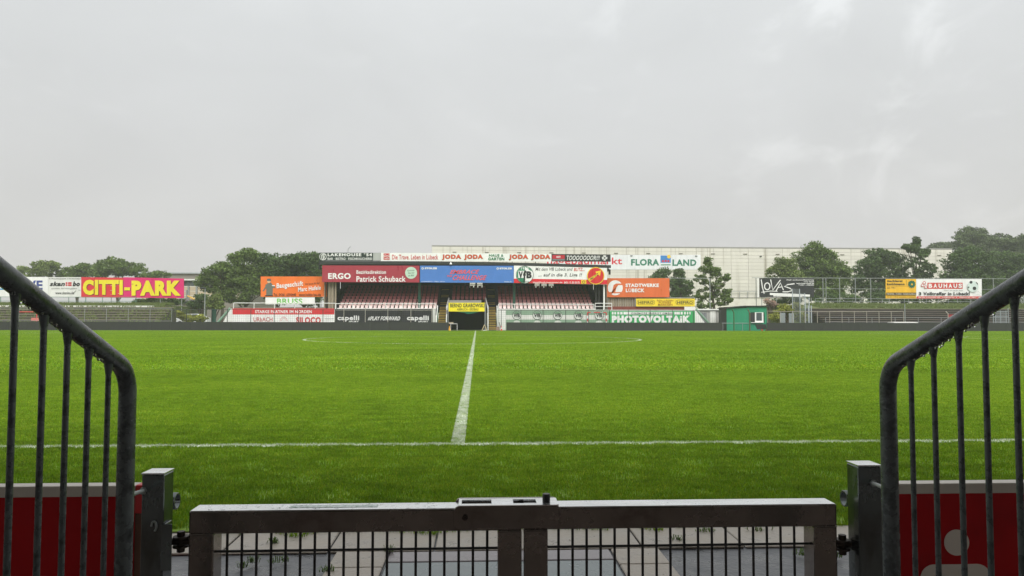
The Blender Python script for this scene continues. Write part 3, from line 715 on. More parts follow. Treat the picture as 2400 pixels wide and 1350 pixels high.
# white end panel right of the second stair
MB().box(PX(1168, YW - .2), PX(1185, YW - .2), YW - .22, YW - .12, 0, TOPW - .1).build('end_panel', M_WHITE, stand)
M_CLEAR = bpy.data.materials.new('clear_glass'); M_CLEAR.use_nodes = True; _t = M_CLEAR.node_tree
_a = N(_t, 'ShaderNodeBsdfTransparent'); _b = N(_t, 'ShaderNodeBsdfGlossy'); _b.inputs['Roughness'].default_value = .05; _m = N(_t, 'ShaderNodeMixShader'); _m.inputs[0].default_value = .08
_n = N(_t, 'ShaderNodeTexNoise'); _n.inputs['Scale'].default_value = 3; _r = N(_t, 'ShaderNodeMapRange'); _r.inputs['To Min'].default_value = .86; _r.inputs['To Max'].default_value = 1; L(_t, _n.outputs[0], _r.inputs['Value']); L(_t, _r.outputs[0], _a.inputs['Color'])
L(_t, _a.outputs[0], _m.inputs[1]); L(_t, _b.outputs[0], _m.inputs[2]); L(_t, _m.outputs[0], _t.nodes['Material Output'].inputs['Surface'])
# back wall in vertical boards, window openings left in it
YBK = YS + 9 * DS + 1.6; ZR0 = 7.6
W1 = [(1101, 1114), (1118, 1131)]; W2 = [(1253, 1265), (1269, 1282), (1286, 1298)]
zw0, zw1 = PZ(673.5, YBK, 1116), PZ(661.5, YBK, 1116); zv0, zv1 = PZ(671.5, YBK, 1276), PZ(662, YBK, 1276)
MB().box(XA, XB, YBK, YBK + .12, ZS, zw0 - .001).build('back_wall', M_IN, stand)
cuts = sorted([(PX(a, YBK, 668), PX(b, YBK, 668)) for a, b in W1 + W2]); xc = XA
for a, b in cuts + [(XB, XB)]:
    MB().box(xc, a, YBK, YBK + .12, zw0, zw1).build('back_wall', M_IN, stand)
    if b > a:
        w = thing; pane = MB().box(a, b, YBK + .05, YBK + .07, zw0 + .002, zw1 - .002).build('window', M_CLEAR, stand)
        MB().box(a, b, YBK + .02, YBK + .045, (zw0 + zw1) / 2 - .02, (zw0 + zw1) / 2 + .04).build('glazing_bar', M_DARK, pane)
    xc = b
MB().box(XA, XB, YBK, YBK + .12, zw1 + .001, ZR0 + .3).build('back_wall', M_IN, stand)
# side cladding: upright planks with gaps, seen beside the seats
for X, sgn in ((XA, -1), (XB, 1)):
    for k in range(26):
        y0 = YS - .6 + k * .42
        if y0 > YBK - .3: break
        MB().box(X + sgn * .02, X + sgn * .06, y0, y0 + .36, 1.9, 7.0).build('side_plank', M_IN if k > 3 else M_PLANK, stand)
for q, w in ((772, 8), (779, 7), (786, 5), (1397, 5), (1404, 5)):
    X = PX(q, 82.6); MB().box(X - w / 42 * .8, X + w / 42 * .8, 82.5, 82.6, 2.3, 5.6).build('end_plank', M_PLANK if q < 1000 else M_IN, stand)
# sloping stringers that close the block ends
MB().prism_x([(YS, ZS - .3), (YBK, ZS + 8.5 * RS), (YBK, ZS + 8.5 * RS + 1.2), (YS, ZS + .7)], PX(790, YS) - .55, PX(790, YS) - .45).build('side_screen', M_IN, stand)
MB().prism_x([(YS, ZS - .3), (YBK, ZS + 8.5 * RS), (YBK, ZS + 8.5 * RS + 1.2), (YS, ZS + .7)], PX(1396, YS) + .45, PX(1396, YS) + .55).build('side_screen', M_IN, stand)
# roof: slightly dropping towards its far end
YRF = 82.0
fp = [(748, 611.5, 619.5), (1000, 612.5, 620), (1150, 614, 621), (1290, 617.5, 624), (1432, 621.5, 628)]
mb = MB(); tops = [px(a, b, YRF) for a, b, c in fp]; bots = [px(a, c, YRF) for a, b, c in fp]
mb.prism([(p.x, p.z) for p in bots] + [(p.x, p.z) for p in tops[::-1]], YRF, YRF + .14).build('fascia', M_DARK, stand)
vs = []; 
for p in tops: vs += [(p.x, YRF + .141, p.z - .02), (p.x, YBK + .6, p.z - .5), (p.x, YRF + .141, p.z - .16), (p.x, YBK + .6, p.z - .64)]
fs = []
for i in range(len(tops) - 1):
    a = 4 * i; b = a + 4; fs += [(a, b, b + 1, a + 1), (a + 2, a + 3, b + 3, b + 2), (a, a + 2, b + 2, b), (a + 1, b + 1, b + 3, a + 3)]
fs += [(0, 1, 3, 2), (len(vs) - 4, len(vs) - 2, len(vs) - 1, len(vs) - 3)]
MB().add(vs, fs).build('roof', M_DARK, stand)
for i in range(9):
    X = PX(760 + i * 83, 83); MB().box(X - .07, X + .07, YRF + .2, YBK, 6.62, 6.9).build('rafter', M_DARK, stand)
for q in (983, 1205): 
    X = PX(q, 83.4, 700); MB().box(X - .15, X + .15, 83.3, 83.55, ZS, 7.0).build('column', M_GREENSTEEL, stand)
for q in (765, 1090, 1415):
    X = PX(q, 90); MB().box(X - .1, X + .1, YBK - .3, YBK - .1, ZS, 6.9).build('column', M_DARK, stand)
# players tunnel
M_TUN = mat('tunnel_dark', (24, 25, 24), .9, .2, 3)
zt = PZ(729.5, 80.4, 1090)
MB().box(TUN[0] - .1, TUN[0], 80.3, 88, 0, zt).build('tunnel_side', M_TUN, stand)
MB().box(TUN[1], TUN[1] + .1, 80.3, 88, 0, zt).build('tunnel_side', M_TUN, stand)
MB().box(TUN[0] - .1, TUN[1] + .1, 80.3, 88, zt + .002, zt + .1).build('tunnel_roof', M_TUN, stand)
MB().box(TUN[0], TUN[1], 87.9, 88, 0, zt).build('tunnel_end', M_TUN, stand)
for q in (1050, 1137):
    X = PX(q, 80.2); MB().tube([(X, 80.2, 0), (X, 80.2, zt + .9)], .06, 8).build('tunnel_post', M_GALV, stand)
pts_ = [(PX(1060 + i * 70 / 12, 80.2), 80.25 + .02 * math.sin(i), zt - .02 - .28 * math.sin(math.pi * i / 12) ** 1.5 * (1 if i > 5 else .55)) for i in range(13)]
vs = []
for p in pts_: vs += [(p[0], p[1], zt), p]
MB().add(vs, [(2 * i, 2 * i + 1, 2 * i + 3, 2 * i + 2) for i in range(12)]).build('green_tarpaulin', mat('green_tarpaulin', (24, 104, 76), .4, .15, 3), stand)
# parapet in front of the middle block
MB().box(TUN[0], TUN[1] - .5, 83.5, 83.6, zt + .3, PZ(703.5, 83.5, 1090)).build('parapet', mat('pale_grey_panel', (176, 172, 168), .6, .1, 2), stand)
for q, s in ((1049, 1), (1141, -1)):
    MB().tube([(PX(q - s * 3, 81.5), 81.5, PZ(724, 81.5)), (PX(q + s * 3, 84), 84, PZ(699, 84))], .09, 6).build('parapet_rail', MATS['pale_grey_panel'], stand)
# white rails along the front of the seat blocks and at both ends
def front_rail(name, xa, xb, ytop, Y, n, parent, m=M_WHITE, mid=True, zb=TOPW - .06, r=.04):
    z = PZ(ytop, Y, (xa + xb) / 2); a, b = PX(xa, Y), PX(xb, Y)
    mb = MB().tube([(a, Y, z), (b, Y, z)], r, 8)
    o = mb.build(name, m, parent)
    if mid: MB().tube([(a, Y, (z + zb) / 2), (b, Y, (z + zb) / 2)], r * .8, 8).build('mid_rail', m, parent)
    for i in range(n + 1):
        X = a + (b - a) * i / n; MB().tube([(X, Y, zb), (X, Y, z)], r, 8).build('rail_post', m, parent)
    return o
front_rail('top_rail', 547, 786, 710.5, YW + .15, 5, stand, mid=False)
front_rail('top_rail', 787, 1021, 712, YW + .15, 6, stand, mid=False)
front_rail('top_rail', 1168, 1392, 713, YW + .15, 6, stand, mid=False)
front_rail('top_rail', 1395, 1434, 711, YW + .15, 2, stand)
MB().box(PX(790, YW), PX(1021, YW), YW - .02, YW + .35, TOPW - .059, TOPW + .05).build('coping', M_WHITE, stand)
MB().box(PX(1166, YW), PX(1394, YW), YW - .02, YW + .35, TOPW - .059, TOPW + .03).build('coping', M_WHITE, stand)
# open terrace at the left end of the stand, timber lean-to and brown low wall at the right end
MB().box(PX(548, 84), PX(770, 84), 82.4, 88, 0, TOPW + .15).build('side_terrace', M_CONC, stand)
for i in range(38):
    X0_, X1_ = PX(1417 + i * 5.5, 84), PX(1422 + i * 5.5, 84)
    if 1417 + i * 5.5 > 1618: break
    MB().box(X0_, X1_, 84, 84.05, TOPW - .2, PZ(699, 84, 1500) + random.uniform(-.05, .05)).build('lean_to_board', M_PLANK, stand)
MB().box(PX(1424, 83), PX(1628, 83), 82.9, 83.0, TOPW - .3, PZ(718.5, 83, 1500)).build('brown_band', mat('brown_red_paint', (124, 58, 48), .7, .15, 2), stand)
MB().box(PX(1604, 82.8), PX(1630, 82.8), 82.75, 82.85, TOPW - .3, PZ(718.5, 83, 1600)).build('white_band', M_WHITE, stand)
MB().box(PX(1416, 84.2), PX(1628, 84.2), 84.1, 88, PZ(698, 84, 1500), PZ(696.5, 84, 1500)).build('lean_to_roof', M_GALV, stand)
MB().box(PX(1414, 82.3), PX(1417.5, 82.3), 82.2, 82.4, TOPW, 6.9).build('end_post', M_WHITE, stand)
# loudspeakers and lamp on the roof edge
for q, y0, y1 in ((748, 622, 632), (1429, 632, 644)):
    X = PX(q, YRF - .2); MB().box(X - .1, X + .1, YRF - .35, YRF - .1, PZ(y1, YRF, q), PZ(y0, YRF, q)).build('loudspeaker', M_BLACK, stand)
X = PX(814, 83); zr_ = PZ(592, 83, 814)
MB().tube([(X, 83, zr_ - .5), (X, 83, PZ(583, 83, 814)), (PX(820, 83), 83, PZ(578, 83, 820))], .035, 6).build('aerial', M_GALV, stand)
X = PX(1056, 81.9); MB().tube([(X, 81.8, PZ(619.5, 81.8, 1056)), (X, 81.8, PZ(614, 81.8, 1056))], [.16, .03], 10).build('lamp_shade', M_WHITE, stand)

# seats: a bucket shell per seat
def seat_mesh(m, nm):
    prof = [(.40, .02), (.36, .045), (.20, .03), (.08, .035), (.02, .07), (-.02, .16), (-.07, .36), (-.05, .39)]   # y towards the pitch is +
    pr = [(-a, b + .36) for a, b in prof]; mb = MB()
    vs = []; nx = 5
    for j in range(nx):
        u = -1 + 2 * j / (nx - 1); 
        for a, b in pr: vs.append((u * (.195 if b > .6 or a < -.15 else .165), a, b + .035 * u * u))
    k = len(pr); fs = [(j * k + i, j * k + i + 1, (j + 1) * k + i + 1, (j + 1) * k + i) for j in range(nx - 1) for i in range(k - 1)]
    mb.add(vs, fs, True)
    mb.box(-.03, .03, -.22, -.05, 0, .385)
    me = mb.mesh(nm, m, fix=False)
    return me
FADE_AND_SHADE = [(240, 216, 210), (238, 200, 196), (216, 148, 151), (190, 104, 111), (158, 72, 79), (134, 54, 61)]  # row colours: weather fading at the front, roof shade mixed in towards the back
SM = [seat_mesh(mat('seat_plastic_%d' % i, c, .45, .14, 9, rand=.14), 'stadium_seat') for i, c in enumerate(FADE_AND_SHADE)]
ROWN = ['front row', 'second row', 'third row', 'fourth row', 'fifth row', 'sixth row', 'seventh row', 'eighth row']
LOOK = ['bleached pink', 'faded pink', 'dusty rose', 'faded red', 'dull red', 'dark red']
rest = []
ORD = 'first second third fourth fifth sixth seventh eighth ninth tenth eleventh twelfth thirteenth fourteenth fifteenth sixteenth seventeenth eighteenth nineteenth twentieth twenty-first twenty-second twenty-third twenty-fourth twenty-fifth twenty-sixth'.split()
for blk, (a, b, r0) in {'left of the tunnel': (793, 1024, 0), 'right of the tunnel': (1168, 1392, 0), 'above the tunnel': (1056, 1141, 3)}.items():
    for i in range(r0, 8):
        y = YS + i * DS + .52; z = ZS + i * RS
        xs0, xs1 = PX(a, YS + .4), PX(b, YS + .4); n = int((xs1 - xs0) / .462)
        for k in range(n):
            if blk == 'above the tunnel' and i == 3 and k in (2, 8): pass
            x = xs0 + (k + .5) * (xs1 - xs0) / n
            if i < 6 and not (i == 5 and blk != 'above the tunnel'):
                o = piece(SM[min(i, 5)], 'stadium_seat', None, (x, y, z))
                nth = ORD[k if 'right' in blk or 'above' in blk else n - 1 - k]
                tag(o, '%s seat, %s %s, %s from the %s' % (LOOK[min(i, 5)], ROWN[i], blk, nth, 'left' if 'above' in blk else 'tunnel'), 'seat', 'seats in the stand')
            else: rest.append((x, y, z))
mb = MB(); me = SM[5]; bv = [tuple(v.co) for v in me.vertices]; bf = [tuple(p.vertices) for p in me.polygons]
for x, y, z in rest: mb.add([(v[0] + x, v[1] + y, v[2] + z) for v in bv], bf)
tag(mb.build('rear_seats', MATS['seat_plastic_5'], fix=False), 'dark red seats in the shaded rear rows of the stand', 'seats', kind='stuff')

# ---------------------------------------------------------------- banners on the stand
W = (244, 244, 240); BK = (30, 32, 34)
YT = 82.15
sign('advertising_banner', 'dark green banner with white lettering at the left end of the roof', 'banner', (748, 592, 892, 611, 592.5, 611.5), YT, (30, 48, 39), [
    ('c', 757, 601.5, 8.5, W, {'r0': 7.6}), ('s', arc(760, 602, 7, 95, 250), 1.3, W, 'emblem'), ('s', arc(764, 602, 7, 105, 245), 1.3, W, 'emblem'), ('s', arc(768, 602, 7, 120, 235), 1.2, W, 'emblem'), ('s', arc(752, 604, 7, -50, 60), 1.0, W, 'emblem'),
    ('t', 'LAKEHOUSE °54', 768, 593.4, 872, 600.6, W, {'bold': .03, 'space': 1.1}), ('t', 'BAR · BISTRO · FISCHRÄUCHEREI', 768, 602.6, 872, 609.4, W, {'bold': .005}), ('r', 874.5, 592.8, 891.5, 610.6, (178, 180, 176), 'pale_field')], thick=.03)
sign('advertising_banner', 'white roof banner with thin red lettering and small red emblem', 'banner', (892.5, 592.5, 1034, 611.5, 593, 612), YT, W, [
    ('r', 899, 594, 913, 609, (206, 52, 56), 'emblem'), ('s', [(899, 599), (903, 597), (907, 599.5), (913, 597)], 1.2, W, 'emblem'), ('s', [(899, 602.5), (903, 600.5), (907, 603), (913, 600.5)], 1.2, W, 'emblem'), ('t', 'TRAVE', 900.5, 604.6, 911.5, 607.6, W, {'bold': .02}),
    ('t', 'Die Trave. Leben in Lübeck', 919, 597, 1027, 608.2, (206, 60, 62), {'bold': .004})], thick=.03)
OR = (214, 84, 52); GN = (32, 122, 78)
jd = []
for a, b in ((1036, 1081), (1088, 1132), (1193, 1238), (1245, 1290)):
    jd += [('t', 'JODA', a - .6, 596.2, b + .4, 610.0, (60, 120, 70), {'bold': .075}), ('t', 'JODA', a, 596.6, b, 609.4, OR, {'bold': .05})]
jd += [('t', 'HAUS &', 1146, 595.5, 1180, 601.6, GN, {'bold': .02}), ('t', 'GARTEN', 1144, 603.4, 1182, 609.8, GN, {'bold': .025})]
sign('advertising_banner', 'white roof banner with four bold orange-red words', 'banner', (1034.5, 593, 1292, 612, 595, 613.3), YT, W, jd, thick=.03)
sign('advertising_banner', 'black roof banner with white cheer lettering and a ball', 'banner', (1292.5, 595.2, 1431, 612.5, 596.5, 613.5), YT, (44, 44, 44), [
    ('r', 1294.5, 597.6, 1323.5, 606.6, (190, 28, 50)), ('r', 1294.5, 607, 1323.5, 611, (120, 122, 122)), ('t', 'HGV', 1304, 600, 1314, 604.4, W, {'bold': .03}),
    ('t', 'TOOOOOOOR!!!', 1328, 599, 1406, 609.8, (235, 235, 232), {'shear': .3, 'bold': .01}), ('c', 1417, 604.5, 6.4, (225, 225, 222), {'name': 'ball_print'}), ('c', 1417, 604.5, 2, BK), ('c', 1413, 601.4, 1.3, BK), ('c', 1421, 601.4, 1.3, BK), ('c', 1413.6, 608.4, 1.2, BK), ('c', 1420.6, 608.2, 1.2, BK)], thick=.03)
# uprights behind the upper banners
for q in range(760, 1430, 55):
    X = PX(q, YT + .2); MB().box(X - .03, X + .03, YT + .1, YT + .16, PZ(624, YT, q) if q > 1150 else PZ(614, YT, q), PZ(598, YT, q)).build('banner_upright', M_DARK, stand)
YL = 81.88
RD = (168, 52, 68)
sign('advertising_banner', 'dark rose banner with white lettering and a pale green disc', 'banner', (755, 622, 983, 661, 622.5, 662), YL, RD, [
    ('t', 'ERGO', 769, 640, 822, 654, W, {'bold': .03}), ('t', 'Bezirksdirektion', 835.5, 633.4, 904.5, 642, W, {'bold': .01}), ('t', 'Patrick Schuback', 835.5, 647.2, 951, 660.4, W, {'bold': .012}),
    ('c', 963.5, 639.5, 14, (196, 222, 200), {'name': 'disc'}), ('t', 'Kommen', 955, 632.4, 971, 636, (70, 84, 76), {'rise': 1}), ('t', 'Sie vor', 957, 638, 971, 642, (70, 84, 76), {'rise': 1}), ('t', 'ein Bild', 957, 644.4, 970, 648, (70, 84, 76), {'rise': 1})], thick=.03)
PK = (232, 92, 100)
MB_BLUE = mat('blue_banner_cloth', (72, 124, 198), .5, .06, 1.2, k=.95, coords='World', bump=.9, bscale=.9, stretch=(1.6, 1, .7))
sign('advertising_banner', 'creased blue banner with slanting pink-red words', 'banner', (984.5, 622.5, 1204, 662, 623, 663), YL, (72, 124, 198), [
    ('c', 990.5, 629, 2.6, W, {'r0': 1.4}), ('t', 'STOLZE', 995.5, 626.8, 1024, 631, W, {'bold': .06}), ('c', 1166.5, 629.5, 2.6, W, {'r0': 1.4}), ('t', 'STOLZE', 1171, 627.2, 1199.5, 631.4, W, {'bold': .06}),
    ('t', 'EMBRACE', 1054, 632.6, 1124, 642.4, PK, {'shear': .45, 'bold': .015, 'rise': .6}), ('t', 'THE', 1047.5, 645, 1060, 649.2, PK, {'shear': .3, 'bold': .02}), ('t', 'CHALLENGE', 1061, 645.4, 1141, 656.6, PK, {'shear': .45, 'bold': .015}),
    ('t', 'INGENIEURBÜRO · LÜBECK · BERLIN', 988, 658.4, 1042, 661, (220, 232, 245), {}), ('t', 'stolze.de', 1182, 658.6, 1199, 661.6, (220, 232, 245), {})], thick=.03, m=MB_BLUE)
RB = (222, 34, 50); GY = (92, 92, 90); YE = (246, 206, 40)
em = lambda cx, cy, r: [('c', cx, cy, r, (24, 66, 44)), ('c', cx, cy, r * .95, W), ('c', cx, cy, r * .93, (34, 132, 92), {'a': (90, 270)}), ('c', cx, cy, r * .93, (34, 132, 92), {'a': (20, 90)}), ('p', [(cx - r * .75, cy + r * .35), (cx - r * .75, cy - r * .45), (cx + r * .8, cy - r * .45), (cx + r * .8, cy + r * .4)], W),
    ('t', '1919', cx - r * .42, cy - r * .86, cx + r * .42, cy - r * .56, W, {}), ('t', 'V', cx - r * .72, cy - r * .38, cx - r * .22, cy + r * .4, BK, {'bold': .055}), ('t', 'f', cx - r * .2, cy - r * .5, cx + r * .16, cy + r * .66, BK, {'bold': .05}), ('t', 'B', cx + r * .18, cy - r * .4, cx + r * .78, cy + r * .4, BK, {'bold': .055}), ('t', 'LÜBECK', cx - r * .5, cy + r * .66, cx + r * .5, cy + r * .88, BK, {})]
sign('advertising_banner', 'white and red club banner with round green emblem and yellow arrow disc', 'banner', (1204.5, 622.5, 1423, 663.2, 628, 667), YL, W, [
    ('p', [(1204.5, 653), (1423, 656), (1423, 666.6), (1204.5, 663)], RB, 'red_band'),
    ('t', 'Mit dem VfB Lübeck und', 1255, 626.8, 1342, 634.6, GY, {'shear': .2}), ('t', 'BLITZ...', 1345, 627.6, 1370, 635.4, (214, 70, 60), {'shear': .2, 'bold': .01}), ('t', '... auf in die 3. Liga !!', 1262, 640.4, 1364, 650, GY, {'shear': .2, 'bold': .01}),
    ('t', 'blitz@rohrreinigung.de', 1249, 660, 1318, 664.2, W, {'bold': .01}), ('t', '0431 / 5 35 03 53', 1322, 659.8, 1358, 664.6, W, {'bold': .015}), ('r', 1362, 656, 1374, 665.4, YE), ('c', 1368, 661, 3.4, BK, {'r0': 2.2})] + em(1230, 644, 20.6) + [
    ('c', 1396, 646.5, 20.4, YE), ('c', 1396, 646.5, 18.6, (214, 40, 44)), ('p', [(1383, 659), (1379, 654), (1398, 641.5), (1395, 637), (1408, 634), (1406, 647), (1402.5, 643.5)], YE), ('t', 'BLITZ', 1383.5, 652, 1402, 657, BK, {'bold': .02, 'rise': 13})], thick=.03)
YFW = YW - .02
WH = W
sign('advertising_banner', 'red and white banner listing partners on the stand wall', 'banner', (545, 723, 783.5, 778), YFW, W, [
    ('r', 545, 723, 783.5, 737, (216, 44, 52), 'red_band'), ('t', 'STARKE PARTNER IM NORDEN', 598, 727, 731, 734.2, W, {'bold': .02}),
    ('t', 'URbACH', 594, 743.5, 639, 753.6, (196, 60, 64), {'bold': 0}), ('s', arc(665, 753, 8.5, 0, 180, ry=10), .8, (220, 120, 124), 'emblem'), ('s', [(659, 752), (666, 744), (671, 752)], .7, (220, 120, 124), 'emblem'), ('t', 'SILOCO', 694, 743, 752, 758, (206, 32, 44), {'bold': .035}),
    ('r', 762, 731, 783, 731.8, (150, 30, 40)), ('r', 762, 747, 783, 747.6, (90, 90, 90))], thick=.015)
cp = []
for a in (791, 954): cp += [('t', 'capelli', a, 739.6, a + 51, 753.6, W, {'bold': .022}), ('t', 'SPORT', a + 26, 752, a + 50, 755.6, W, {'bold': .02, 'shear': .2})]
sign('advertising_banner', 'black banner with white lowercase words on the stand wall', 'banner', (785, 724, 1014, 778), YFW, (32, 33, 36), cp + [('t', '#PLAY FORWARD', 862, 741.4, 938, 751.6, W, {'shear': .35, 'bold': .02})], thick=.015)
sign('advertising_banner', 'yellow sign with dark lettering over the players tunnel', 'sign', (1050, 709.5, 1138.5, 730), 80.2, (250, 232, 40), [
    ('t', 'BERND GRABOWSKI', 1055, 711.4, 1135, 720.6, (62, 66, 40), {'bold': .02}), ('t', 'ABBRUCH - ERDBAU', 1071, 722.2, 1121, 727.8, (84, 84, 40), {'bold': 0})], thick=.04)
GB = (140, 168, 142); vb = [('r', 1186, 738.5, 1426, 749, (226, 226, 218), 'white_band')]
for cx in (1211, 1259, 1307, 1355.5, 1404):
    vb += [('c', cx, 739, 10.6, (60, 78, 64)), ('c', cx, 739, 9.4, (224, 226, 218)), ('c', cx, 739, 9.0, (120, 156, 124), {'a': (20, 160)}), ('t', 'VfB', cx - 7.6, 734.4, cx + 7.6, 744, (40, 44, 42), {'bold': .045})]
    vb += [('c', cx, 761, 10, (214, 218, 208))]
sign('advertising_banner', 'green and white striped club banner with five round emblems', 'banner', (1186, 727, 1426, 778), YFW, GB, vb, thick=.015)
PG = (48, 172, 96); st = []
for a, b in ((1434, 1438), (1440, 1444), (1446.5, 1451.5), (1453.5, 1459), (1461, 1577), (1580, 1593), (1595, 1600), (1603, 1607), (1609.5, 1613), (1615.5, 1618.5)): st.append(('r', a, 731, b, 737, W))
sign('advertising_banner', 'bright green banner with huge rounded white lettering', 'banner', (1426.5, 729, 1628.5, 778), YFW, PG, st + [('t', 'ONEMORE ENERGY GMBH', 1479, 732, 1574, 736.4, (34, 74, 54), {'space': 1.15}), ('t', 'PHOTOVOLTAiK', 1433.5, 739.4, 1618, 756.8, W, {'bold': .075})], thick=.015)
def hf(a, b):
    r = 5.6; y0, y1 = 703.2, 714.4; m_ = (y0 + y1) / 2
    pl = [(a + r, y0), (b - r, y0)] + arc(b - r, m_, r, 90, -90, 8) + [(a + r, y1)] + arc(a + r, m_, r, 270, 90, 8)
    return [('s', pl, .8, (96, 82, 30), 'outline'), ('t', 'HEFIRO', a + 3, 705.6, b - 3, 712.4, (70, 66, 40), {'bold': .02})]
sign('advertising_banner', 'yellow banner with two outlined words above brown band', 'banner', (1491, 700, 1628.5, 718), 82.7, (250, 222, 52), hf(1493, 1534.5) + hf(1584, 1626.5) + [('t', 'ROLLLÄDEN', 1540, 701.6, 1577.5, 706.2, (150, 84, 40), {}), ('t', 'PLISSEES', 1544, 706.9, 1573, 711.2, (150, 84, 40), {}), ('t', 'MARKISEN', 1542.5, 712, 1576, 716.6, (150, 84, 40), {})], thick=.03)
OG = (226, 112, 58)
sign('billboard', 'burnt orange billboard with white disc emblem right of the stand', 'billboard', (1416.5, 652, 1569, 696.5), 83.6, OG, [
    ('c', 1442, 674.5, 17.6, W), ('p', [(1433, 690.5), (1438, 668), (1444, 664.5), (1459, 664.5), (1459, 668.2), (1449, 668.2), (1445.5, 672), (1442, 684.5), (1456.5, 684.5), (1456, 687.5), (1430, 687.5)], OG), ('p', [(1424, 684.4), (1434, 684.4), (1434, 687.4), (1426, 687.4)], OG),
    ('t', 'STADTWERKE', 1466, 664.6, 1544, 672.8, W, {'bold': .04}), ('t', 'LÜBECK', 1466.5, 674.8, 1510.5, 685, W, {'bold': .04})], posts=(1424, 1490, 1560), post_base=0)
worker = [('s', [(621, 693), (640, 693)], 2.4, (44, 44, 42), 'worker_print'), ('p', [(624, 691.5), (624, 678), (622, 668), (628, 663), (636, 663), (640, 669), (639, 691.5)], (110, 114, 104), 'worker_print'),
    ('p', [(615.5, 682), (623, 670), (625, 674), (618, 683)], (110, 114, 104), 'worker_print'), ('p', [(636, 668), (645, 672), (645, 675.4), (636, 673.4)], (110, 114, 104), 'worker_print'), ('c', 630.5, 659.6, 4, (226, 186, 146), {'name': 'worker_print'}), ('p', [(625.6, 658.4), (626.6, 653.4), (634.4, 653.4), (635.4, 658.4)], (96, 100, 92), 'worker_print'), ('r', 637.5, 668.6, 644.5, 670.4, W, 'worker_print')]
BR = (92, 44, 22)
sign('billboard', 'bright orange billboard with a bricklayer drawing, left of the stand', 'billboard', (611, 648, 766, 695.6), 83.2, (246, 122, 44), worker + [
    ('t', 'Baugeschäft', 648.5, 664, 710.5, 679.4, W, {'bold': .02, 'rise': 6}), ('t', 'Marc Hofele', 699, 673.6, 752, 684, W, {'bold': .02, 'rise': 5}), ('t', 'Wir bauen für Sie!', 715, 664, 749, 668, BR, {'rise': 3}),
    ('t', 'Tel. 04361 6350440', 641.5, 687.4, 694, 693.6, BR, {'bold': .01}), ('t', 'www.hofele-bau.de', 701, 687.2, 752, 693.6, BR, {'bold': .01})] + [('r', 759, 663 + 4.4 * i, 765, 663.9 + 4.4 * i, BR) for i in range(7)], posts=(630, 690, 752))
sign('advertising_banner', 'narrow white banner with pale green letters under the orange billboard', 'banner', (622, 697, 738, 713), 82.9, W, [('t', 'BRUSS', 649, 699.4, 709, 712.4, (122, 196, 96), {'bold': .02})], thick=.02)
# ---------------------------------------------------------------- boards on the banks
YBB = 96.0
BASE = 2.2
sign('billboard', 'white billboard with blue letters at the far left of the bank', 'billboard', (-70, 649, 112.5, 696.4), YBB, W, [('t', 'TRA', -62, 657.4, 40, 679.2, (60, 150, 200), {'bold': .03}), ('t', 'VE', 63, 657.4, 100, 679.2, (66, 78, 142), {'bold': .03})], posts=(-60, 0, 55, 105), post_base=BASE)
sign('billboard', 'white billboard with black slanted word and small red flag', 'billboard', (113, 649.5, 190, 696.4), YBB, (232, 232, 226), [
    ('t', 'skan', 116.5, 660, 152.5, 670.8, BK, {'bold': .04, 'shear': .25}), ('r', 154, 661.5, 158, 665.2, (204, 30, 50)), ('r', 159.5, 661.5, 168, 665.2, (204, 30, 50)), ('r', 154, 666.4, 158, 670, (204, 30, 50)), ('r', 159.5, 666.4, 168, 670, (204, 30, 50)),
    ('t', 'bo', 170.5, 659.6, 187.5, 670.8, BK, {'bold': .04, 'shear': .25}), ('t', 'Ihr Wunschhausspezialist in Norddeutschland', 115, 651.8, 189, 655.2, (70, 70, 70), {'bold': .01}), ('t', 'natürlich. Auf Holz gebaut', 120, 674, 181, 678.4, (150, 150, 148), {'shear': .3}), ('t', 'www.skanbo.de', 130, 683.4, 174, 689.6, (80, 80, 80), {'bold': .01}), ('s', [(172, 687), (179, 681)], .9, GY, 'scratch'), ('s', [(184, 680), (189, 680.4)], .7, GY, 'scratch')], posts=(120, 183), post_base=BASE)
YY = (240, 224, 38); DK = (120, 24, 40)
ct = [('p', [(290, 649.8), (431, 653), (431, 698.6), (284, 697.2)], (222, 32, 112), 'magenta_field')]
for dx, dy, c in ((1.4, 1.4, DK), (0, 0, YY)):
    ct += [('t', 'CITTI', 194.5 + dx, 655.6 + dy, 288 + dx, 691.6 + dy, c, {'bold': .06}), ('r', 291.5 + dx, 673.6 + dy, 305 + dx, 680.6 + dy, c, 'lettering'), ('t', 'PARK', 308.5 + dx, 657.6 + dy, 424.5 + dx, 693.2 + dy, c, {'bold': .06})]
for i in range(14):
    a, b = random.uniform(200, 420), random.uniform(660, 692); ct.append(('r', a, b, a + random.uniform(1.5, 6), b + random.uniform(.5, 1.1), random.choice([(226, 222, 200), (150, 110, 60), (240, 190, 200)]), 'torn_patch'))
sign('billboard', 'huge red and magenta billboard with yellow lettering on the bank', 'billboard', (190.5, 649.5, 431, 697, 653, 698.6), YBB, (218, 46, 62), ct, posts=(200, 260, 318, 375, 425), post_base=BASE)
LV = (42, 43, 45)
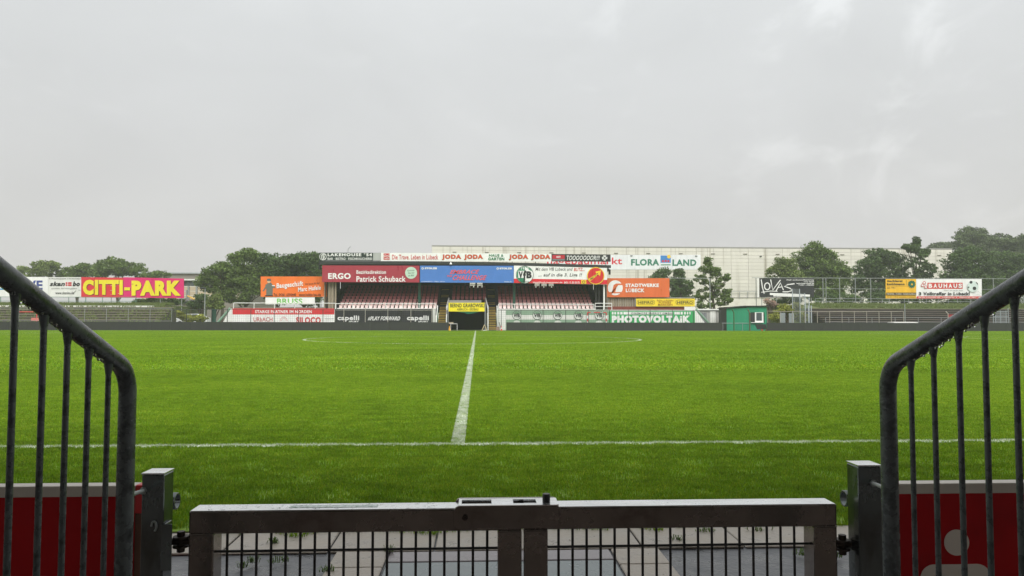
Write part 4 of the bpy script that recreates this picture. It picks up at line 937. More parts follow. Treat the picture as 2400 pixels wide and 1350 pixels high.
sign('billboard', 'black billboard with white brush lettering before the pale hall', 'billboard', (1780, 652, 1908, 696.5), YBB, LV, [
    ('s', [(1784, 655), (1787, 674), (1791, 688)], 2.4, W), ('s', [(1784, 685), (1806, 682), (1822, 683)], 1.6, W), ('s', arc(1798, 671, 6.2, 0, 360, 20, ry=8), 2.4, W), ('s', [(1806, 655), (1811, 680), (1829, 656)], 2.4, W), ('s', [(1818, 683), (1829, 663), (1836, 680)], 2.4, W), ('s', [(1823, 674), (1834, 672)], 1.8, W),
    ('s', [(1862, 665), (1846, 667), (1838, 671), (1852, 676), (1857, 681), (1846, 684), (1834, 684)], 2.4, W), ('s', [(1804, 689), (1850, 690.5), (1898, 693)], 5.0, W, 'brush_stroke'), ('s', [(1812, 693.4), (1880, 694.6)], 2.4, W, 'brush_stroke'),
    ('t', 'Metall- und Kunststoffbearbeitung', 1843, 654.8, 1907, 658, W, {'bold': .02}), ('t', 'Lovas GmbH', 1884, 659, 1907, 661.6, W, {'bold': .02}), ('t', 'www.lovas-metall.de', 1866, 662.6, 1907, 665.6, W, {'bold': .02}), ('t', 'T 0451 - 3982540', 1871, 666.8, 1907, 669.4, W, {'bold': .02})], posts=(1786, 1820, 1862, 1902), post_base=1.5)
MB().box(PX(1776, YBB), PX(1779.6, YBB), YBB, YBB + .05, PZ(697, YBB, 1780), PZ(652, YBB, 1780)).build('edge_panel', M_WHITE, [o for o in col.objects if o.type == 'EMPTY' and o.name.startswith('billboard')][-1])
AM = (244, 190, 40)
sign('billboard', 'amber yellow billboard with green toothed wheel on the right bank', 'billboard', (2076, 654, 2147, 699.6), YBB, AM, [
    ('t', 'tischlerei', 2078.5, 655.8, 2115, 661.4, (70, 60, 30), {'bold': .05}), ('t', 'kohlmann', 2078.5, 663, 2120, 668.6, (70, 60, 30), {'bold': .05}), ('t', 'seit 1951', 2079, 672.6, 2098, 676.4, (90, 76, 40), {}), ('r', 2123.5, 656, 2124.3, 668.5, (110, 92, 40)), ('r', 2078, 670.2, 2128, 670.7, (150, 120, 50)),
    ('c', 2136.5, 666, 7.8, (22, 104, 70), {'name': 'wheel_print'})] + [('c', 2136.5 + 8 * math.cos(R(a)), 666 + 8 * math.sin(R(a)), 1.2, (22, 104, 70)) for a in range(0, 360, 30)] + [('c', 2136.5, 666.5, 2.2, AM),
    ('r', 2076.5, 685.8, 2146.5, 691.8, (74, 62, 40)), ('t', 'FENSTER · TÜREN · INNENAUSBAU', 2078, 687.2, 2145.5, 690.6, (226, 214, 180), {'bold': .02}), ('t', 'Tel. 0451 / 4 55 32 · www.tischlerei-kohlmann.de', 2078, 694.4, 2145, 697.4, (120, 96, 40), {})], posts=(2085, 2130), post_base=1.5)
BRD = (212, 62, 52)
bh = [('r', 2173.5, 662.6, 2256, 677, BRD, 'red_field')]
for i, ch in enumerate('BAUHAUS'):
    a = 2175 + i * 11.6; bh.append(('t', ch, a + 1.2, 664.8, a + 9.6, 674.8, W, {'bold': .035}))
    if i: bh.append(('r', a - .9, 662.6, a - .4, 677, (232, 150, 140)))
for cx, cy in ((2165.5, 662.5), (2161.5, 668.5), (2169, 672.5)): bh += [('p', [(cx - 3.6, cy + 3.4), (cx - 3.6, cy - 1), (cx, cy - 4), (cx + 3.6, cy - 1), (cx + 3.6, cy + 3.4)], BRD), ('p', [(cx - 2.5, cy + 2.3), (cx - 2.5, cy - .6), (cx, cy - 2.6), (cx + 2.5, cy - .6), (cx + 2.5, cy + 2.3)], W)]
bh += [('t', "Wenn's gut werden muss.", 2211, 679, 2256, 682.2, (110, 110, 110), {'bold': .01}), ('t', '3', 2152.5, 684.6, 2158.5, 692, BK, {'bold': .03}), ('t', 'Volltreffer in Lübeck!', 2163, 684.2, 2272, 692.2, BK, {'bold': .03}), ('r', 2147.5, 694.6, 2301, 699.6, BRD, 'red_band'), ('t', 'Bei der Lohmühle 100 · Lohgerberstr. 4 · Wesloerstr. Herr. 100', 2152, 695.8, 2298, 698.6, W, {'bold': .02}),
    ('c', 2279, 671.5, 13, (214, 228, 220), {'name': 'ball_print'}), ('c', 2282.5, 676, 4.2, BK), ('c', 2274.5, 661.6, 3.4, BK), ('p', [(2286, 660), (2290, 664), (2291, 668), (2287, 664)], BK), ('c', 2268.5, 673.6, 2, (90, 96, 92)), ('s', [(2270, 684), (2300, 694)], .5, (150, 160, 156), 'net_print'), ('s', [(2290, 682), (2300, 690)], .5, (150, 160, 156), 'net_print')]
sign('billboard', 'white billboard with red lettering and a football on the right bank', 'billboard', (2147.5, 654, 2301, 699.6), YBB, W, bh, posts=(2155, 2200, 2245, 2292), post_base=1.5)

# ================================================================ BANKS, FENCES, CABIN, SMALL THINGS
M_BANK = mat('bank_grass', (90, 102, 56), .9, .3, .8, coords='World', dirt=(120, 112, 76))
def terrace(name, label, xa, xb, ytop, n, m, m2, Y0=80.6, dp=.75):
    a, b = xa, xb; root = thing(name, label, 'terrace', ((a + b) / 2, Y0, 0)); zt_ = PZ(ytop, Y0 + n * dp, 1200)
    r = zt_ / n
    for i in range(n):
        MB().box(a, b, Y0 + i * dp, Y0 + (i + 1) * dp - .001, -.03, r * (i + 1) - .08).build('step_riser', m2, root)
        MB().box(a, b, Y0 + i * dp - .09, Y0 + (i + 1) * dp - .10, r * (i + 1) - .079, r * (i + 1)).build('step', m, root)
    return root, zt_
M_TL = mat('mossy_concrete', (128, 122, 108), .85, .25, 1.2, bump=.3, dirt=(104, 108, 72), coords='World', stretch=(.5, 1, 2))
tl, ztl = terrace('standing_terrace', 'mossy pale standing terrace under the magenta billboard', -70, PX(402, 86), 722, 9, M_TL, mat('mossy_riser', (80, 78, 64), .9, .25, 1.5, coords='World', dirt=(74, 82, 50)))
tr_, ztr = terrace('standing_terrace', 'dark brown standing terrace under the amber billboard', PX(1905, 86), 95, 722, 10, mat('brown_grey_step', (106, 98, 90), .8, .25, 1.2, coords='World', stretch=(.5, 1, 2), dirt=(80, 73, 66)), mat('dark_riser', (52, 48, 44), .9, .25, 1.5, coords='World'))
MB().box(-70, PX(360, 87.5), 87.36, 87.6, 0, ztl + .18).build('top_wall', M_WALL, tl)
def bank(a, b, y0, z0, z1, name='bank'):
    MB().prism_x([(y0, -.03), (y0, z0), (y0 + 3.5, z1), (y0 + 22, z1), (y0 + 22, -.03)], a, b).build(name, M_BANK, None, kind='structure')
bank(-70, PX(385, 95), 87.62, ztl, 2.9, 'hill')
bank(PX(1795, 95), 95, 88.15, ztr + .1, 3.1, 'hill')
# rough grass tufts on the banks
def tufts(name, label, a, b, y0, y1, zf, n, m, h=.35):
    mb = MB()
    for i in range(n):
        x = random.uniform(a, b); y = random.uniform(y0, y1); z = zf(y) - .03
        for k in range(3):
            t = random.uniform(0, 6.28); l = random.uniform(.05, .25); hh = h * random.uniform(.4, 1.2); w = .05
            mb.add([(x - w, y, z), (x + w, y, z), (x + l * math.cos(t), y + l * math.sin(t), z + hh)], [(0, 1, 2)])
    return tag(mb.build(name, m, fix=False), label, 'grass', kind='stuff')
M_TUFT = mat('rough_grass', (102, 116, 60), .7, .4, 2, coords='World', translucent=.3)
tufts('long_grass', 'rough grass on the bank under the magenta billboard', -62, PX(385, 90), 87.7, 93, lambda y: ztl + min(1, (y - 87.62) / 3.5) * (2.9 - ztl), 5200, M_TUFT)
tufts('long_grass', 'rough grass on the bank under the amber billboard', PX(1905, 90), 80, 88.2, 93, lambda y: ztr + .1 + min(1, (y - 88.15) / 3.5) * (3.0 - ztr), 5200, M_TUFT)
tufts('weeds', 'weeds growing between the steps of the pale terrace', -60, PX(402, 84), 80.8, 87.2, lambda y: max(0, math.floor((y - 80.6) / .75) + 1) * ztl / 9, 1500, M_TUFT, .28)

def pipe_fence(name, label, xa, xb, Y, z0, heights, n, m, r=.03, sag=0):
    a, b = (PX(xa, Y), PX(xb, Y)); root = thing(name, label, 'railing', ((a + b) / 2, Y, z0))
    for h in heights:
        pts_ = [(a + (b - a) * i / 12, Y, z0 + h - sag * math.sin(math.pi * i / 12) + (sag * .3 * math.sin(i * 2.1))) for i in range(13)]
        MB().tube(pts_, r, 6).build('rail', m, root)
    for i in range(n + 1):
        X = a + (b - a) * i / n; MB().tube([(X, Y + .03, z0 - .1), (X, Y + .03, z0 + max(heights))], r * 1.1, 6).build('post', m, root)
    return root
M_GRAIL = mat('green_rail_paint', (92, 132, 108), .6, .12, 3)
pipe_fence('bank_railing', 'pale green railing on the bank below the magenta billboard', -40, 318, 92.5, 2.85, (.5, 1.0), 9, M_GRAIL)
pipe_fence('bank_railing', 'grey railing on the bank below the amber billboard', 1912, 2480, 93, 2.9, (.35, .7, 1.05), 11, M_GALV)
pipe_fence('pitch_fence', 'sagging pale pipe fence before the dark brown terrace', 1770, 2118, 79.0, 0, (PZ(729.5, 79, 1950),), 12, mat('dull_cream_pipe', (158, 152, 138), .6, .15, 3), sag=.05)
pipe_fence('pitch_fence', 'thin grey rail low before the dark brown terrace', 1935, 2420, 78.6, 0, (.95, 1.45), 9, M_GALV, r=.022)
pipe_fence('pitch_fence', 'thin grey rail fence before the mossy terrace', -60, 402, 78.8, 0, (.95, PZ(722.5, 78.8, 200)), 9, M_GALV, r=.022)
# red barrier with striped block at the left
rb_ = thing('crush_barrier', 'red tubular barrier before the mossy terrace', 'barrier', (PX(60, 80), 80, 0))
RP = mat('red_barrier_paint', (196, 52, 50), .5, .12, 3)
MB().tube([(PX(28, 80), 80, 0), (PX(28, 80), 80, PZ(731, 80, 60)), (PX(86, 80), 80, PZ(731, 80, 60)), (PX(86, 80), 80, 0)], .06, 8).build('frame', RP, rb_)
MB().box(PX(74, 79.8), PX(97, 79.8), 79.75, 79.8, PZ(752, 80, 80), PZ(745, 80, 80)).build('panel', mat('red_white_panel', (206, 120, 110), .5, .3, 5), rb_)

# mesh fence before the stand
def mesh_fence(label, xa, xb, ytop, m, posts, Y=79.2, mw=.009, cell=.22):
    a, b = PX(xa, Y), PX(xb, Y); z = PZ(ytop, Y, (xa + xb) / 2); root = thing('mesh_fence', label, 'fence', ((a + b) / 2, Y, 0))
    for q in posts:
        X = PX(q, Y); MB().tube([(X, Y, 0), (X, Y, z + .02), (X + .06, Y - .12, z + .28)] if m is M_CREAM else [(X, Y, 0), (X, Y, z + .05)], .035, 6).build('post', m, root)
    MB().tube([(a, Y, z), (b, Y, z)], .022, 6).build('top_rail', m, root)
    mb = MB(); x = a
    while x < b: mb.box(x - mw / 2, x + mw / 2, Y - .03, Y - .03 + mw, .05, z); x += cell
    zz = .15
    while zz < z: mb.box(a, b, Y - .05, Y - .05 + mw, zz - mw / 2, zz + mw / 2); zz += cell
    mb.build('wire_mesh', M_DW, root, fix=False, kind='stuff')
    return root
M_CREAM = mat('cream_fence_post', (196, 192, 176), .6, .1, 3); M_DW = mat('dark_fence_wire', (84, 88, 84), .6, .1, 3); M_DP = mat('dark_fence_post', (62, 66, 62), .6, .1, 3)
mesh_fence('dark mesh fence from mossy terrace to the red and white banner', 402, 786, 725.5, M_DP, (405, 437, 496, 533, 588, 643, 700, 757))
mesh_fence('mesh fence with cream bent posts before the black banner', 787, 1014, 727, M_CREAM, (806, 856, 909, 963, 1012))
mesh_fence('mesh fence before the striped club banner and green banner', 1166, 1690, 727.5, M_DP, (1175, 1221, 1273, 1326, 1379, 1428, 1473, 1524, 1576, 1625, 1688))
g_ = thing('green_gate_panel', 'narrow green panel in the mesh fence near white flank wall', 'panel', (PX(501, 79.4), 79.4, 0))
MB().box(PX(497, 79.4), PX(506, 79.4), 79.4, 79.45, 0, PZ(726, 79.4)).build('panel', M_GREENSTEEL, g_); MB().box(PX(497, 79.3), PX(498.5, 79.3), 79.3, 79.38, 0, PZ(724, 79.4)).build('frame', M_GREENSTEEL, g_)

# small goal behind the boards
go_ = thing('small_goal', 'small training goal with red and white frame before the club banner', 'goal', (PX(1399, 78), 78, 0))
gx = [PX(1377, 78), PX(1421, 78)]; gzt = PZ(732.5, 78, 1399)
for X in gx:
    for k in range(6): MB().tube([(X, 78, gzt * k / 6), (X, 78, gzt * (k + 1) / 6)], .055, 8).build('goal_post', RP if k % 2 else M_WHITE, go_)
for k in range(6): MB().tube([(gx[0] + (gx[1] - gx[0]) * k / 6, 78, gzt), (gx[0] + (gx[1] - gx[0]) * (k + 1) / 6, 78, gzt)], .055, 8).build('crossbar', RP if k in (0, 2, 3, 5) else M_GALV, go_)
for X in gx: MB().tube([(X, 78, gzt), (X, 78.7, gzt - .15), (X, 79, .02), (X, 78, .02)], .02, 6).build('net_frame', M_GALV, go_)

# green cabin
cb = thing('cabin', 'green wooden cabin with white framed window beside the pitch', 'cabin', (PX(1748, 79), 79, 0))
M_CAB = mat('cabin_green', (34, 138, 100), .55, .12, 2, rand=.08, dirt=(20, 96, 72)); cz = PZ(719, 78.6, 1750)
ca, cbx = PX(1703, 78.6), PX(1797, 78.6); nb = 18
for i in range(nb):
    a, b = ca + (cbx - ca) * i / nb, ca + (cbx - ca) * (i + 1) / nb
    wx0, wx1 = PX(1762, 78.6), PX(1788, 78.6)
    if b > wx0 and a < wx1:
        MB().box(a + .005, b - .005, 78.6, 78.64, 0, PZ(756, 78.6, 1775)).build('plank', M_CAB, cb); MB().box(a + .005, b - .005, 78.6, 78.64, PZ(732, 78.6, 1775), cz).build('plank', M_CAB, cb)
    else: MB().box(a + .005, b - .005, 78.6, 78.64, 0, cz - (.12 if a < PX(1745, 78.6) else 0)).build('plank', M_CAB, cb)
MB().box(ca, cbx, 78.66, 81.2, 0, cz - .02).build('body', M_DARK, cb)
MB().prism([(ca - .1, cz - .1), (PX(1745, 78.6), cz + .12), (cbx + .12, cz + .12), (cbx + .12, cz + .03), (PX(1745, 78.6), cz + .03), (ca - .1, cz - .19)], 78.4, 81.4).build('roof', M_DARK, cb)
w = MB().box(PX(1769, 78.6), PX(1789, 78.6), 78.56, 78.598, PZ(755, 78.6, 1778), PZ(732, 78.6, 1778)).build('window', M_WHITE, cb)
MB().box(PX(1773, 78.5), PX(1786, 78.5), 78.545, 78.557, PZ(751.5, 78.5, 1778), PZ(733, 78.5, 1778)).build('pane', mat('window_glass', (70, 82, 84), .08, .2, 1.5, spec=.8), w)
for f_ in (.33, .66):
    xx = PX(1773, 78.5) * (1 - f_) + PX(1786, 78.5) * f_; MB().box(xx - .015, xx + .015, 78.53, 78.544, PZ(751.5, 78.5, 1778), PZ(733, 78.5, 1778)).build('glazing_bar', M_DARK, w)
MB().box(PX(1756, 78.5), PX(1768, 78.5), 78.55, 78.59, PZ(753, 78.6, 1778), PZ(733, 78.6, 1778)).build('shutter', M_DARK, cb)
MB().box(PX(1760, 78.5), PX(1789, 78.5), 78.40, 78.555, PZ(756.5, 78.6, 1778), PZ(755.1, 78.6, 1778)).build('sill', M_WHITE, cb)
M_POLEB = mat('brown_post', (96, 92, 66), .7, .2, 3)
for q, h in ((1720, 727), (1757, 727)):
    o = thing('fence_post', 'mossy post with bent top before the green cabin' + (', nearer its window' if q == 1757 else ', nearer the black board'), 'post', (PX(q, 77), 77, 0))
    MB().tube([(PX(q, 77), 77, 0), (PX(q, 77), 77, PZ(h + 6, 77, q)), (PX(q - 4, 77), 77, PZ(h - 2, 77, q))], .07, 8).build('shaft', M_POLEB if q > 1740 else mat('mossy_green_post', (58, 96, 50), .7, .2, 3), o)
br_ = thing('low_barrier', 'low white pipe barrier before the green cabin', 'barrier', (PX(1722, 77.2), 77.2, 0))
MB().tube([(PX(1690, 77.2), 77.2, PZ(757.5, 77.2, 1722)), (PX(1755, 77.2), 77.2, PZ(757.5, 77.2, 1722))], .028, 8).build('rail', M_GALV, br_)
for q in (1694, 1740): MB().tube([(PX(q, 77.25), 77.25, 0), (PX(q, 77.25), 77.25, PZ(757.8, 77.2, 1722))], .025, 6).build('post', M_GALV, br_)
# wheeled dark screen
tw = thing('wheeled_board', 'dark slanting board on red wheels beside the green cabin', 'trolley', (PX(1783, 76.6), 76.6, 0))
MB().prism([(PX(1770, 76.6), PZ(760, 76.6, 1783)), (PX(1795, 76.6), PZ(760, 76.6, 1783)), (PX(1796, 76.6), .16), (PX(1775, 76.6), .16)], 76.6, 76.72).build('board', M_LED, tw)
for q in (1786, 1797): MB().tube([(PX(q, 76.5), 76.5, .09), (PX(q, 76.5), 76.58, .09)], .09, 12).build('wheel', RP, tw)
# pale storage box and door behind the flank wall
sb = thing('storage_container', 'pale grey container behind the flank wall of the stand', 'container', (PX(1660, 83), 83, 0))
MB().box(PX(1632, 83), PX(1700, 83), 83, 86, 0, PZ(727, 83, 1660)).build('body', mat('pale_grey_container', (170, 168, 164), .7, .1, 2), sb)
MB().box(PX(1630, 82.9), PX(1695, 82.9), 82.8, 86.2, PZ(727, 83, 1660) + .002, PZ(724, 83, 1660)).build('roof', M_WHITE, sb)
MB().box(PX(1643, 82.97), PX(1656, 82.97), 82.95, 82.995, 0, PZ(733, 83, 1650)).build('door', mat('grey_door', (128, 130, 132), .5, .1, 2), sb)
MB().box(PX(1664, 82.97), PX(1677, 82.97), 82.95, 82.995, 0, PZ(729, 83, 1670)).build('panel', M_WHITE, sb)

# things by the tunnel
tb = thing('folding_table', 'small white folding table at the mouth of the tunnel', 'table', (PX(1064, 78), 78, 0))
tz = PZ(758.5, 78, 1064)
MB().box(PX(1054, 78), PX(1072, 78), 77.7, 78.3, tz - .04, tz).build('table_top', M_WHITE, tb)
for q in (1056.5, 1071.5):
    for y in (77.75, 78.25): MB().tube([(PX(q, 78), y, 0), (PX(q, 78), y, tz - .04)], .02, 6).build('leg', M_WHITE, tb)
MB().box(PX(1052, 78), PX(1063, 78), 77.74, 77.8, tz - .02 + .025, tz + .16).build('tray', M_PLANK, tb)
def cone(q, y, c, label, h, r):
    o = thing('traffic_cone', label, 'cone', (PX(q, y), y, 0)); X = PX(q, y)
    MB().tube([(X, y, .03), (X, y, h)], [r, r * .25], 14).build('cone', mat('cone_%d_%d' % c[:2], c, .5, .1, 3), o)
    MB().box(X - r * 1.25, X + r * 1.25, y - r * 1.25, y + r * 1.25, 0, .03).build('base', MATS['cone_%d_%d' % c[:2]], o)
    return o, X
cone(1053.5, 76.4, (240, 176, 40), 'orange-yellow cone at the end of the black board', .5, .11)
o, X = cone(1175.5, 76.6, (214, 70, 60), 'red and white cone before the white end panel', .5, .1)
MB().tube([(X, 76.6, .2), (X, 76.6, .33)], [.077, .052], 14).build('white_sleeve', M_WHITE, o)
af = thing('a_frame_stand', 'small pale wooden trestle at the mouth of the tunnel', 'trestle', (PX(1136, 77.2), 77.2, 0))
for dx, yy_ in ((-.28, 77.0), (.28, 77.0), (-.22, 77.5), (.22, 77.5)): MB().tube([(PX(1135.5, 77.2) + dx, yy_, 0), (PX(1135.5, 77.2), 77.25, .62)], .03, 6).build('leg', mat('pale_wood', (196, 180, 140), .7, .15, 4), af)
MB().box(PX(1133, 77) - .05, PX(1140, 77), 76.9, 77.3, 0.0, .05).build('foot_plate', M_WHITE, af)
pw = thing('plywood_sheet', 'small leaning plywood sheet at the foot of the stairs', 'board', (PX(1167, 77.5), 77.5, 0))
MB().prism([(PX(1163, 77.5), 0), (PX(1172, 77.5), 0), (PX(1171, 77.5), .42), (PX(1163, 77.5), .40)], 77.5, 77.53).build('sheet', mat('plywood', (150, 128, 110), .7, .15, 4), pw)
pb = thing('leaning_plank', 'dark plank leaning by the white end panel', 'plank', (PX(1173, 77), 77, 0))
MB().tube([(PX(1176, 77), 76.9, 0.02), (PX(1170, 77), 77.4, .85)], .05, 4).build('plank', M_CONC2, pb)

# tall ball-stop fence on the right bank and its wires
bs = thing('ball_stop_fence', 'tall grey ball-stop fence with thin poles on the right bank', 'fence', (PX(2100, 97), 97, 2.9))
ZT = PZ(652, 97, 2000)
for q in (1773, 1930, 1937, 1969, 2006, 2042, 2330, 2365, 2400):
    MB().tube([(PX(q, 97), 97, 1.4), (PX(q, 97), 97, ZT)], .05, 6).build('pole', M_GALV, bs)
MB().tube([(PX(1763, 97), 97, ZT), (PX(2450, 97), 97, ZT)], .04, 6).build('top_rail', M_GALV, bs)
MB().tube([(PX(1910, 97), 97, PZ(677, 97, 2000)), (PX(2450, 97), 97, PZ(677, 97, 2000))], .03, 6).build('mid_rail', M_GALV, bs)
for q in (1931, 2003): MB().tube([(PX(q + 3, 97.2), 97.3, ZT - 1.6), (PX(q - 4, 98), 98.4, 2.9)], .03, 6).build('brace', M_GALV, bs)
bs2 = thing('ball_stop_fence', 'thin ball-stop rail and mast between orange billboard and slender tree', 'fence', (PX(1665, 98), 98, 0))
MB().tube([(PX(1560, 98), 98, PZ(652, 98, 1600)), (PX(1664, 98), 98, PZ(652, 98, 1600))], .04, 6).build('top_rail', M_GALV, bs2)
MB().tube([(PX(1664.5, 98), 98, 0), (PX(1664.5, 98), 98, PZ(652, 98, 1664))], .07, 8).build('mast', M_GALV, bs2)
# stacked grey fence panels
M_FP = mat('grey_fence_panel', (148, 156, 158), .5, .1, 3)
for i, (a, b, t, w) in enumerate(((1858, 1875, 677, 'tallest'), (1875.5, 1887, 687, 'second tallest'), (1888, 1897, 697, 'third tallest'), (1895, 1902, 716, 'shortest'))):
    Y = 84 - i * .5; o = thing('stored_fence', '%s upright grey mesh fence panel stored by the dark terrace' % w, 'fence panel', (PX(a, Y), Y, 0), 'stored fence panels')
    xa, xb, zt_ = PX(a, Y), PX(b, Y), PZ(t, Y, a)
    MB().tube([(xa, Y, 0), (xa, Y, zt_), (xb, Y, zt_), (xb, Y, 0)], .045, 6).build('frame', M_FP, o)
    mb = MB(); x = xa
    while x < xb: mb.box(x, x + .02, Y - .01, Y + .01, .05, zt_); x += .11
    mb.build('mesh', M_FP, o, fix=False, kind='stuff')
for i, (a, b, t) in enumerate(((1829, 1841, 733), (1849, 1861, 734))):
    Y = 81; o = thing('stored_fence', 'low grey slatted panel before the yellow-green bush' + (', nearer the cabin' if i == 0 else ', nearer the terrace'), 'fence panel', (PX(a, Y), Y, 0)); xa, xb, zt_ = PX(a, Y), PX(b, Y), PZ(t, Y, a)
    for k in range(5):
        x = xa + (xb - xa) * k / 5; MB().box(x, x + .08, Y, Y + .03, 0, zt_).build('slat', M_FP, o)
    MB().box(xa, xb, Y + .035, Y + .06, zt_ - .2, zt_ - .1).build('rail', M_FP, o)
# gate cage and red sign on the right
gc = thing('gate_cage', 'pale grey mesh gate between the two right-hand terrace parts', 'gate', (PX(2347, 79.4), 79.4, 0))
for q in (2328, 2333, 2345, 2358, 2363): MB().tube([(PX(q, 79.4), 79.4, 0), (PX(q, 79.4), 79.4, PZ(728 if 2330 < q < 2360 else 722, 79.4, q))], .04, 6).build('post', M_FP, gc)
for yy_ in (730, 742, 755): MB().tube([(PX(2328, 79.4), 79.4, PZ(yy_, 79.4, 2345)), (PX(2363, 79.4), 79.4, PZ(yy_, 79.4, 2345))], .03, 6).build('rail', M_FP, gc)
mb = MB()
for k in range(18): x = PX(2333 + k * 1.5, 79.4); mb.box(x, x + .015, 79.38, 79.395, .1, PZ(730, 79.4, 2345))
mb.build('mesh', M_FP, gc, fix=False, kind='stuff')
rs = thing('red_sign', 'small red sign on pale post before the dark terrace', 'sign', (PX(2232, 79.3), 79.3, 0))
MB().box(PX(2223, 79.3), PX(2242, 79.3), 79.3, 79.33, .9, PZ(737, 79.3, 2232)).build('panel', mat('dull_red_sign', (150, 50, 54), .5, .1, 3), rs)
MB().tube([(PX(2222, 79.35), 79.35, 0), (PX(2222, 79.35), 79.35, PZ(735, 79.3, 2222)), (PX(2217, 79.35), 79.35, PZ(730, 79.3, 2222))], .04, 6).build('post', M_CREAM, rs)
lp = thing('speaker_post', 'thin pole with a dark loudspeaker before the dark terrace', 'post', (PX(2121, 78.9), 78.9, 0))
MB().tube([(PX(2121, 78.9), 78.9, 0), (PX(2121, 78.9), 78.9, PZ(712, 78.9, 2121))], .045, 8).build('pole', M_GALV, lp)
MB().box(PX(2114, 78.8), PX(2119.5, 78.8), 78.75, 79, PZ(711, 78.9, 2117), PZ(706.5, 78.9, 2117)).build('loudspeaker', M_BLACK, lp)
dr = thing('dugout_cover', 'low white cover lying behind the far black board', 'cover', (PX(2119, 77), 77, 0))
MB().prism_x([(76.6, 0), (78, 0), (78, .85), (77.6, .97), (76.6, .93)], PX(2090, 77), PX(2146, 77)).build('cover', M_WHITE, dr)

# street lamp and parked car left of the stand
sl = thing('street_lamp', 'tall grey street lamp left of the stand', 'street lamp', (PX(479.5, 97), 97, 0))
zl_ = PZ(675.5, 97, 478)
MB().tube([(PX(479.5, 97), 97, 0), (PX(479.5, 97), 97, zl_)], [.09, .06], 8).build('pole', M_GALV, sl)
MB().sphere((PX(474, 97), 97, zl_ + .02), .42, .2, .13, 10, 6).build('lamp_head', M_DARK, sl)
car = thing('parked_car', 'white parked car seen through the dark mesh fence', 'car', (PX(452, 97), 97, 0))
cx = PX(452, 97); CW = mat('white_car_paint', (226, 228, 226), .2, .03, 2, spec=.7)
prof = [(-2.0, .35), (-2.05, .8), (-1.75, 1.0), (-1.1, 1.08), (-.5, 1.5), (.9, 1.52), (1.6, 1.12), (2.0, 1.0), (2.05, .4), (1.7, .3), (-1.7, .3)]
MB().prism([(cx + a, b + .35) for a, b in prof], 96.2, 97.9).build('body', CW, car, bevel=.12)
MB().prism([(cx + a, b + .35) for a, b in ((-.95, 1.1), (-.45, 1.44), (.15, 1.46), (.15, 1.1))], 96.16, 96.195).build('window', MATS['window_glass'], car)
MB().prism([(cx + a, b + .35) for a, b in ((.22, 1.1), (.22, 1.46), (.85, 1.46), (1.4, 1.12))], 96.16, 96.195).build('window', MATS['window_glass'], car)
for dx in (-1.3, 1.3):
    w = MB().tube([(cx + dx, 96.15, .62), (cx + dx, 96.4, .62)], .33, 16).build('wheel', M_BLACK, car); MB().tube([(cx + dx, 96.13, .62), (cx + dx, 96.148, .62)], .2, 12).build('rim', M_GALV, w)
MB().box(PX(400, 97), PX(515, 97), 94.5, 100, -.03, .29).build('car_park', M_TRACK, kind='structure')

# ---------------------------------------------------------------- pale hall behind
YH = 150.0
hall = thing('hall', 'long cream panelled hall behind the stand', 'building', (PX(1620, YH), YH, 0))
M_HALL = mat('cream_concrete_panel', (216, 212, 200), .8, .06, .5, coords='World', stretch=(2.2, 1, .07), rand=.05, dirt=(168, 161, 144), detail=9)
M_HALL2 = mat('cream_base_wall', (220, 216, 204), .8, .08, .4, coords='World', dirt=(190, 184, 168))
M_JOINT = mat('panel_joint', (192, 188, 174), .9, .1, 1)
ha, hb = PX(1012, YH, 600), PX(2232, YH, 600); hz1 = PZ(577.5, YH, 1100); hz0 = PZ(697, YH, 1650)
MB().box(ha, hb, YH + .12, YH + 60, 0, hz1 - .02).build('wall', M_JOINT, hall)
MB().box(ha - .03, hb + .03, YH - .04, YH + 60.05, hz1 - .015, hz1 + .2).build('roof_edge', mat('grey_roof_edge', (150, 148, 142), .6, .1, 1), hall)
MB().box(ha, hb, YH - .15, YH + .1, 0, hz0 - .08).build('base_wall', M_HALL2, hall)
MB().box(ha, hb, YH - .25, YH + .11, hz0 - .079, hz0 + .0).build('ledge', mat('grey_ledge', (150, 148, 140), .7, .1, 1), hall)
nc = 30; nr = 14; pw_, ph = (hb - ha) / nc, (hz1 - .03 - hz0 - .02) / nr
me = MB().box(-pw_ / 2 + .025, pw_ / 2 - .025, 0, .1, .018, ph - .018).mesh('panel', M_HALL)
cells = [(i, j) for j in range(nr - 1, -1, -1) for i in range(nc)]
for i, j in cells[:300]: piece(me, 'panel', hall, (ha + (i + .5) * pw_, YH, hz0 + .01 + j * ph))
mb = MB()
for i, j in cells[300:]: x = ha + (i + .5) * pw_; z = hz0 + .01 + j * ph; mb.box(x - pw_ / 2 + .025, x + pw_ / 2 - .025, YH, YH + .1, z + .018, z + ph - .018)
mb.build('panel_field', M_HALL, hall, kind='stuff')
for k in range(16):
    q = 1060 + k * 76; MB().box(PX(q, YH), PX(q + 9, YH), YH - .12, YH - .002, PZ(591.5 + k * .5, YH, q), PZ(590 + k * .5, YH, q)).build('vent', mat('grey_vent', (128, 122, 110), .7, .1, 2), hall)
    if k % 2: MB().box(PX(q + 38, YH), PX(q + 43, YH), YH - .2, YH - .002, PZ(598.5 + k * .3, YH, q), PZ(597 + k * .3, YH, q)).build('lamp', M_DARK, hall)
for k in range(20): 
    q = 1715 + k * 19; MB().tube([(PX(q, YH - .4), YH - .4, hz0 - .2), (PX(q, YH - .4), YH - .4, PZ(684, YH, q))], .05, 6).build('railing_post', M_GALV, hall)
MB().tube([(PX(1690, YH), YH - .4, PZ(684, YH, 1900)), (PX(2100, YH), YH - .4, PZ(684, YH, 1900))], .05, 6).build('railing', M_GALV, hall)
FG = (26, 122, 92)
